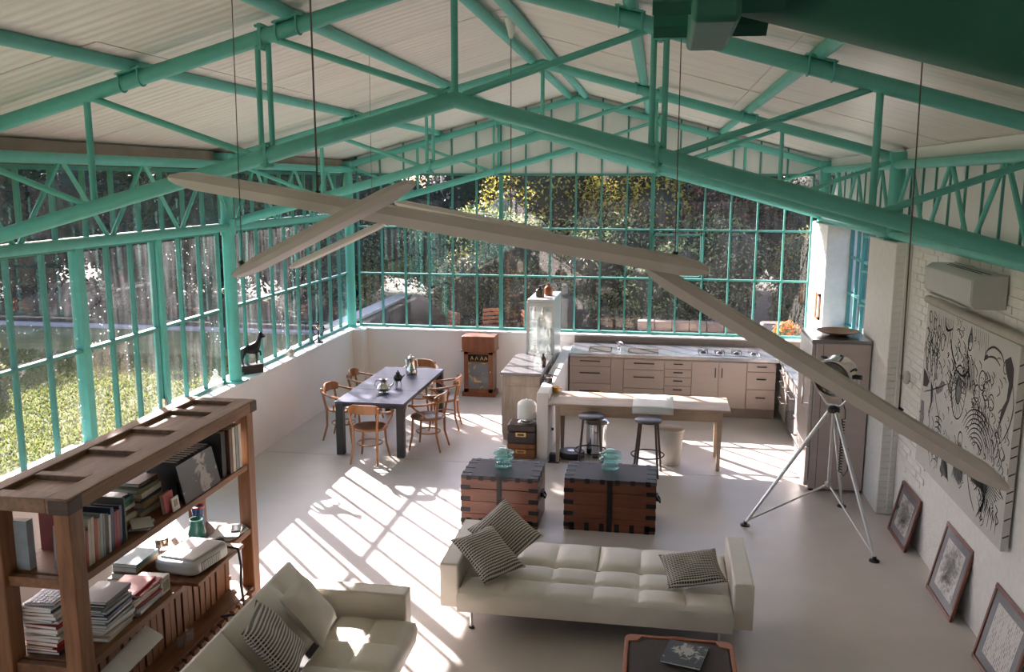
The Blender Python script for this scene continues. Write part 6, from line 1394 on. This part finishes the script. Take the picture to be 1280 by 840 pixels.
# jug, cup, jars and papers at the far end of the middle shelf
JG = plain('teal_ceramic', (0.03, 0.17, 0.14), rough=0.25, var=0.1)
jg = thing('ceramic_jug', 'teal ceramic jug on the middle shelf beneath the album', 'jug', (-3.72, 6.50, S2 + 0.001), 0.5); MB().lathe([(0.05, 0), (0.06, 0.01), (0.075, 0.08), (0.055, 0.15), (0.05, 0.19), (0.06, 0.205), (0.054, 0.205), (0, 0.15)], 22).build('body', JG, jg); MB().path([(0, 0.05, 0.19), (0, 0.10, 0.17), (0, 0.10, 0.11), (0, 0.068, 0.07)], 0.009, 8).build('handle', JG, jg)
cp_ = thing('patterned_vase', 'blue vase with red mouth behind the teal jug', 'vase', (-3.80, 6.67, S2 + 0.001)); MB().lathe([(0.04, 0), (0.05, 0.01), (0.06, 0.10), (0.045, 0.18), (0.055, 0.24)], 20).build('body', plain('blue_glaze', (0.04, 0.08, 0.22), rough=0.25, var=0.5, scale=30), cp_); MB().lathe([(0.055, 0.235), (0.06, 0.25), (0.045, 0.252), (0.04, 0.2), (0, 0.19)], 20).build('rim', plain('red_glaze', (0.4, 0.03, 0.03), rough=0.3), cp_)
for i, (x, y, r_, h_, lab) in enumerate(((-3.68, 5.98 - 0.12, 0.045, 0.12, 'round silver tin behind the projector, nearer one'), (-3.86, 6.20, 0.05, 0.15, 'round silver tin behind the projector, farther one'), (-3.74, 6.33, 0.03, 0.09, 'little silver tin beside the teal jug'))):
    t = thing('metal_tin', lab, 'tin', (x, y, S2 + (0.165 + 0.005 if i < 1 else 0.001)), 0, 'silver tins on the middle shelf'); 
    if i == 0: t.location = (-3.755, 6.08, S2 + 0.001)
    MB().lathe([(r_, 0), (r_, h_ * 0.75), (r_ * 0.95, h_ * 0.76), (0, h_ * 0.76)], 18).build('body', CHROME, t); MB().lathe([(r_ * 1.04, h_ * 0.76), (r_ * 1.04, h_ * 0.95), (r_ * 0.9, h_), (0, h_)], 18).build('lid', SILVER, t)
pp = thing('paper_pile', 'untidy pile of papers at the far end of the middle shelf', 'papers', (-3.55, 6.70, S2 + 0.001), 0.0)
for i in range(6): MB().box(-0.11, 0.11, -0.14, 0.14, i * 0.006, i * 0.006 + 0.004).build('sheet', PAPER if i % 3 else bcol('grey', PD['grey']), pp, smooth=False, rot=(0, 0, -0.25 + 0.11 * i))
ph_ = thing('phone', 'black smartphone lying on the papers at the far end of the middle shelf', 'phone', (-3.50, 6.74, S2 + 0.039), 0.4); bx('phone_body', BLACK, ph_, -0.038, 0.038, -0.075, 0.075, 0, 0.009, bevel=0.003); bx('screen', OVEN, ph_, -0.034, 0.034, -0.068, 0.068, 0.0091, 0.0101)
tb_ = thing('tablet', 'dark tablet with reddish case on papers beside the projector', 'tablet', (-3.56, 6.47, S2 + 0.034), 0.2); bx('case', bcol('dark red', PD['dark red']), tb_, -0.06, 0.06, -0.05, 0.05, 0.0, 0.01, bevel=0.002); bx('screen', OVEN, tb_, -0.052, 0.052, -0.042, 0.042, 0.0101, 0.0111)
# bottom: rolled drawing sheets on the slats, small glasses, dark cloth
rl = thing('plan_roll', 'long flat bundle of white drawing sheets lying across the slatted lower part', 'papers', (-3.47, 5.02, 0.44), 0); rl.rotation_euler = (0.12, 0.5, 0.0)
for i in range(3): MB().box(-0.07, 0.07, -0.36, 0.36, i * 0.006, i * 0.006 + 0.004).build('sheet', PAPER, rl, smooth=False, rot=(0, 0, 0.02 * i))
for i, (x, y, lab) in enumerate(((-3.50, 5.78, 'small clear glass on the bottom shelf, nearer one'), (-3.49, 5.90, 'small clear glass on the bottom shelf, farther one'))):
    t = thing('drinking_glass', lab, 'glass', (x, y, S3 + 0.001), 0, 'glasses on the bottom shelf'); MB().lathe([(0.025, 0), (0.028, 0.005), (0.034, 0.085), (0.031, 0.085), (0.025, 0.01), (0, 0.01)], 16).build('glass', GLASSW, t)
cl = thing('dark_cloth', 'crumpled black cloth on the bottom bookcase shelf', 'cloth', (-3.50, 5.22, S3 + 0.001)); m = MB(); m.sheet(14, 14, lambda u, v: (-0.06 + 0.12 * u, -0.14 + 0.28 * v, 0.004 + 0.03 * abs(math.sin(7 * u + 3 * v) * math.cos(5 * v - 2 * u)) * math.sin(PI * u) * math.sin(PI * v))); o = m.build('cloth', BLACK, cl); o.modifiers.new('thick', 'SOLIDIFY').thickness = 0.004
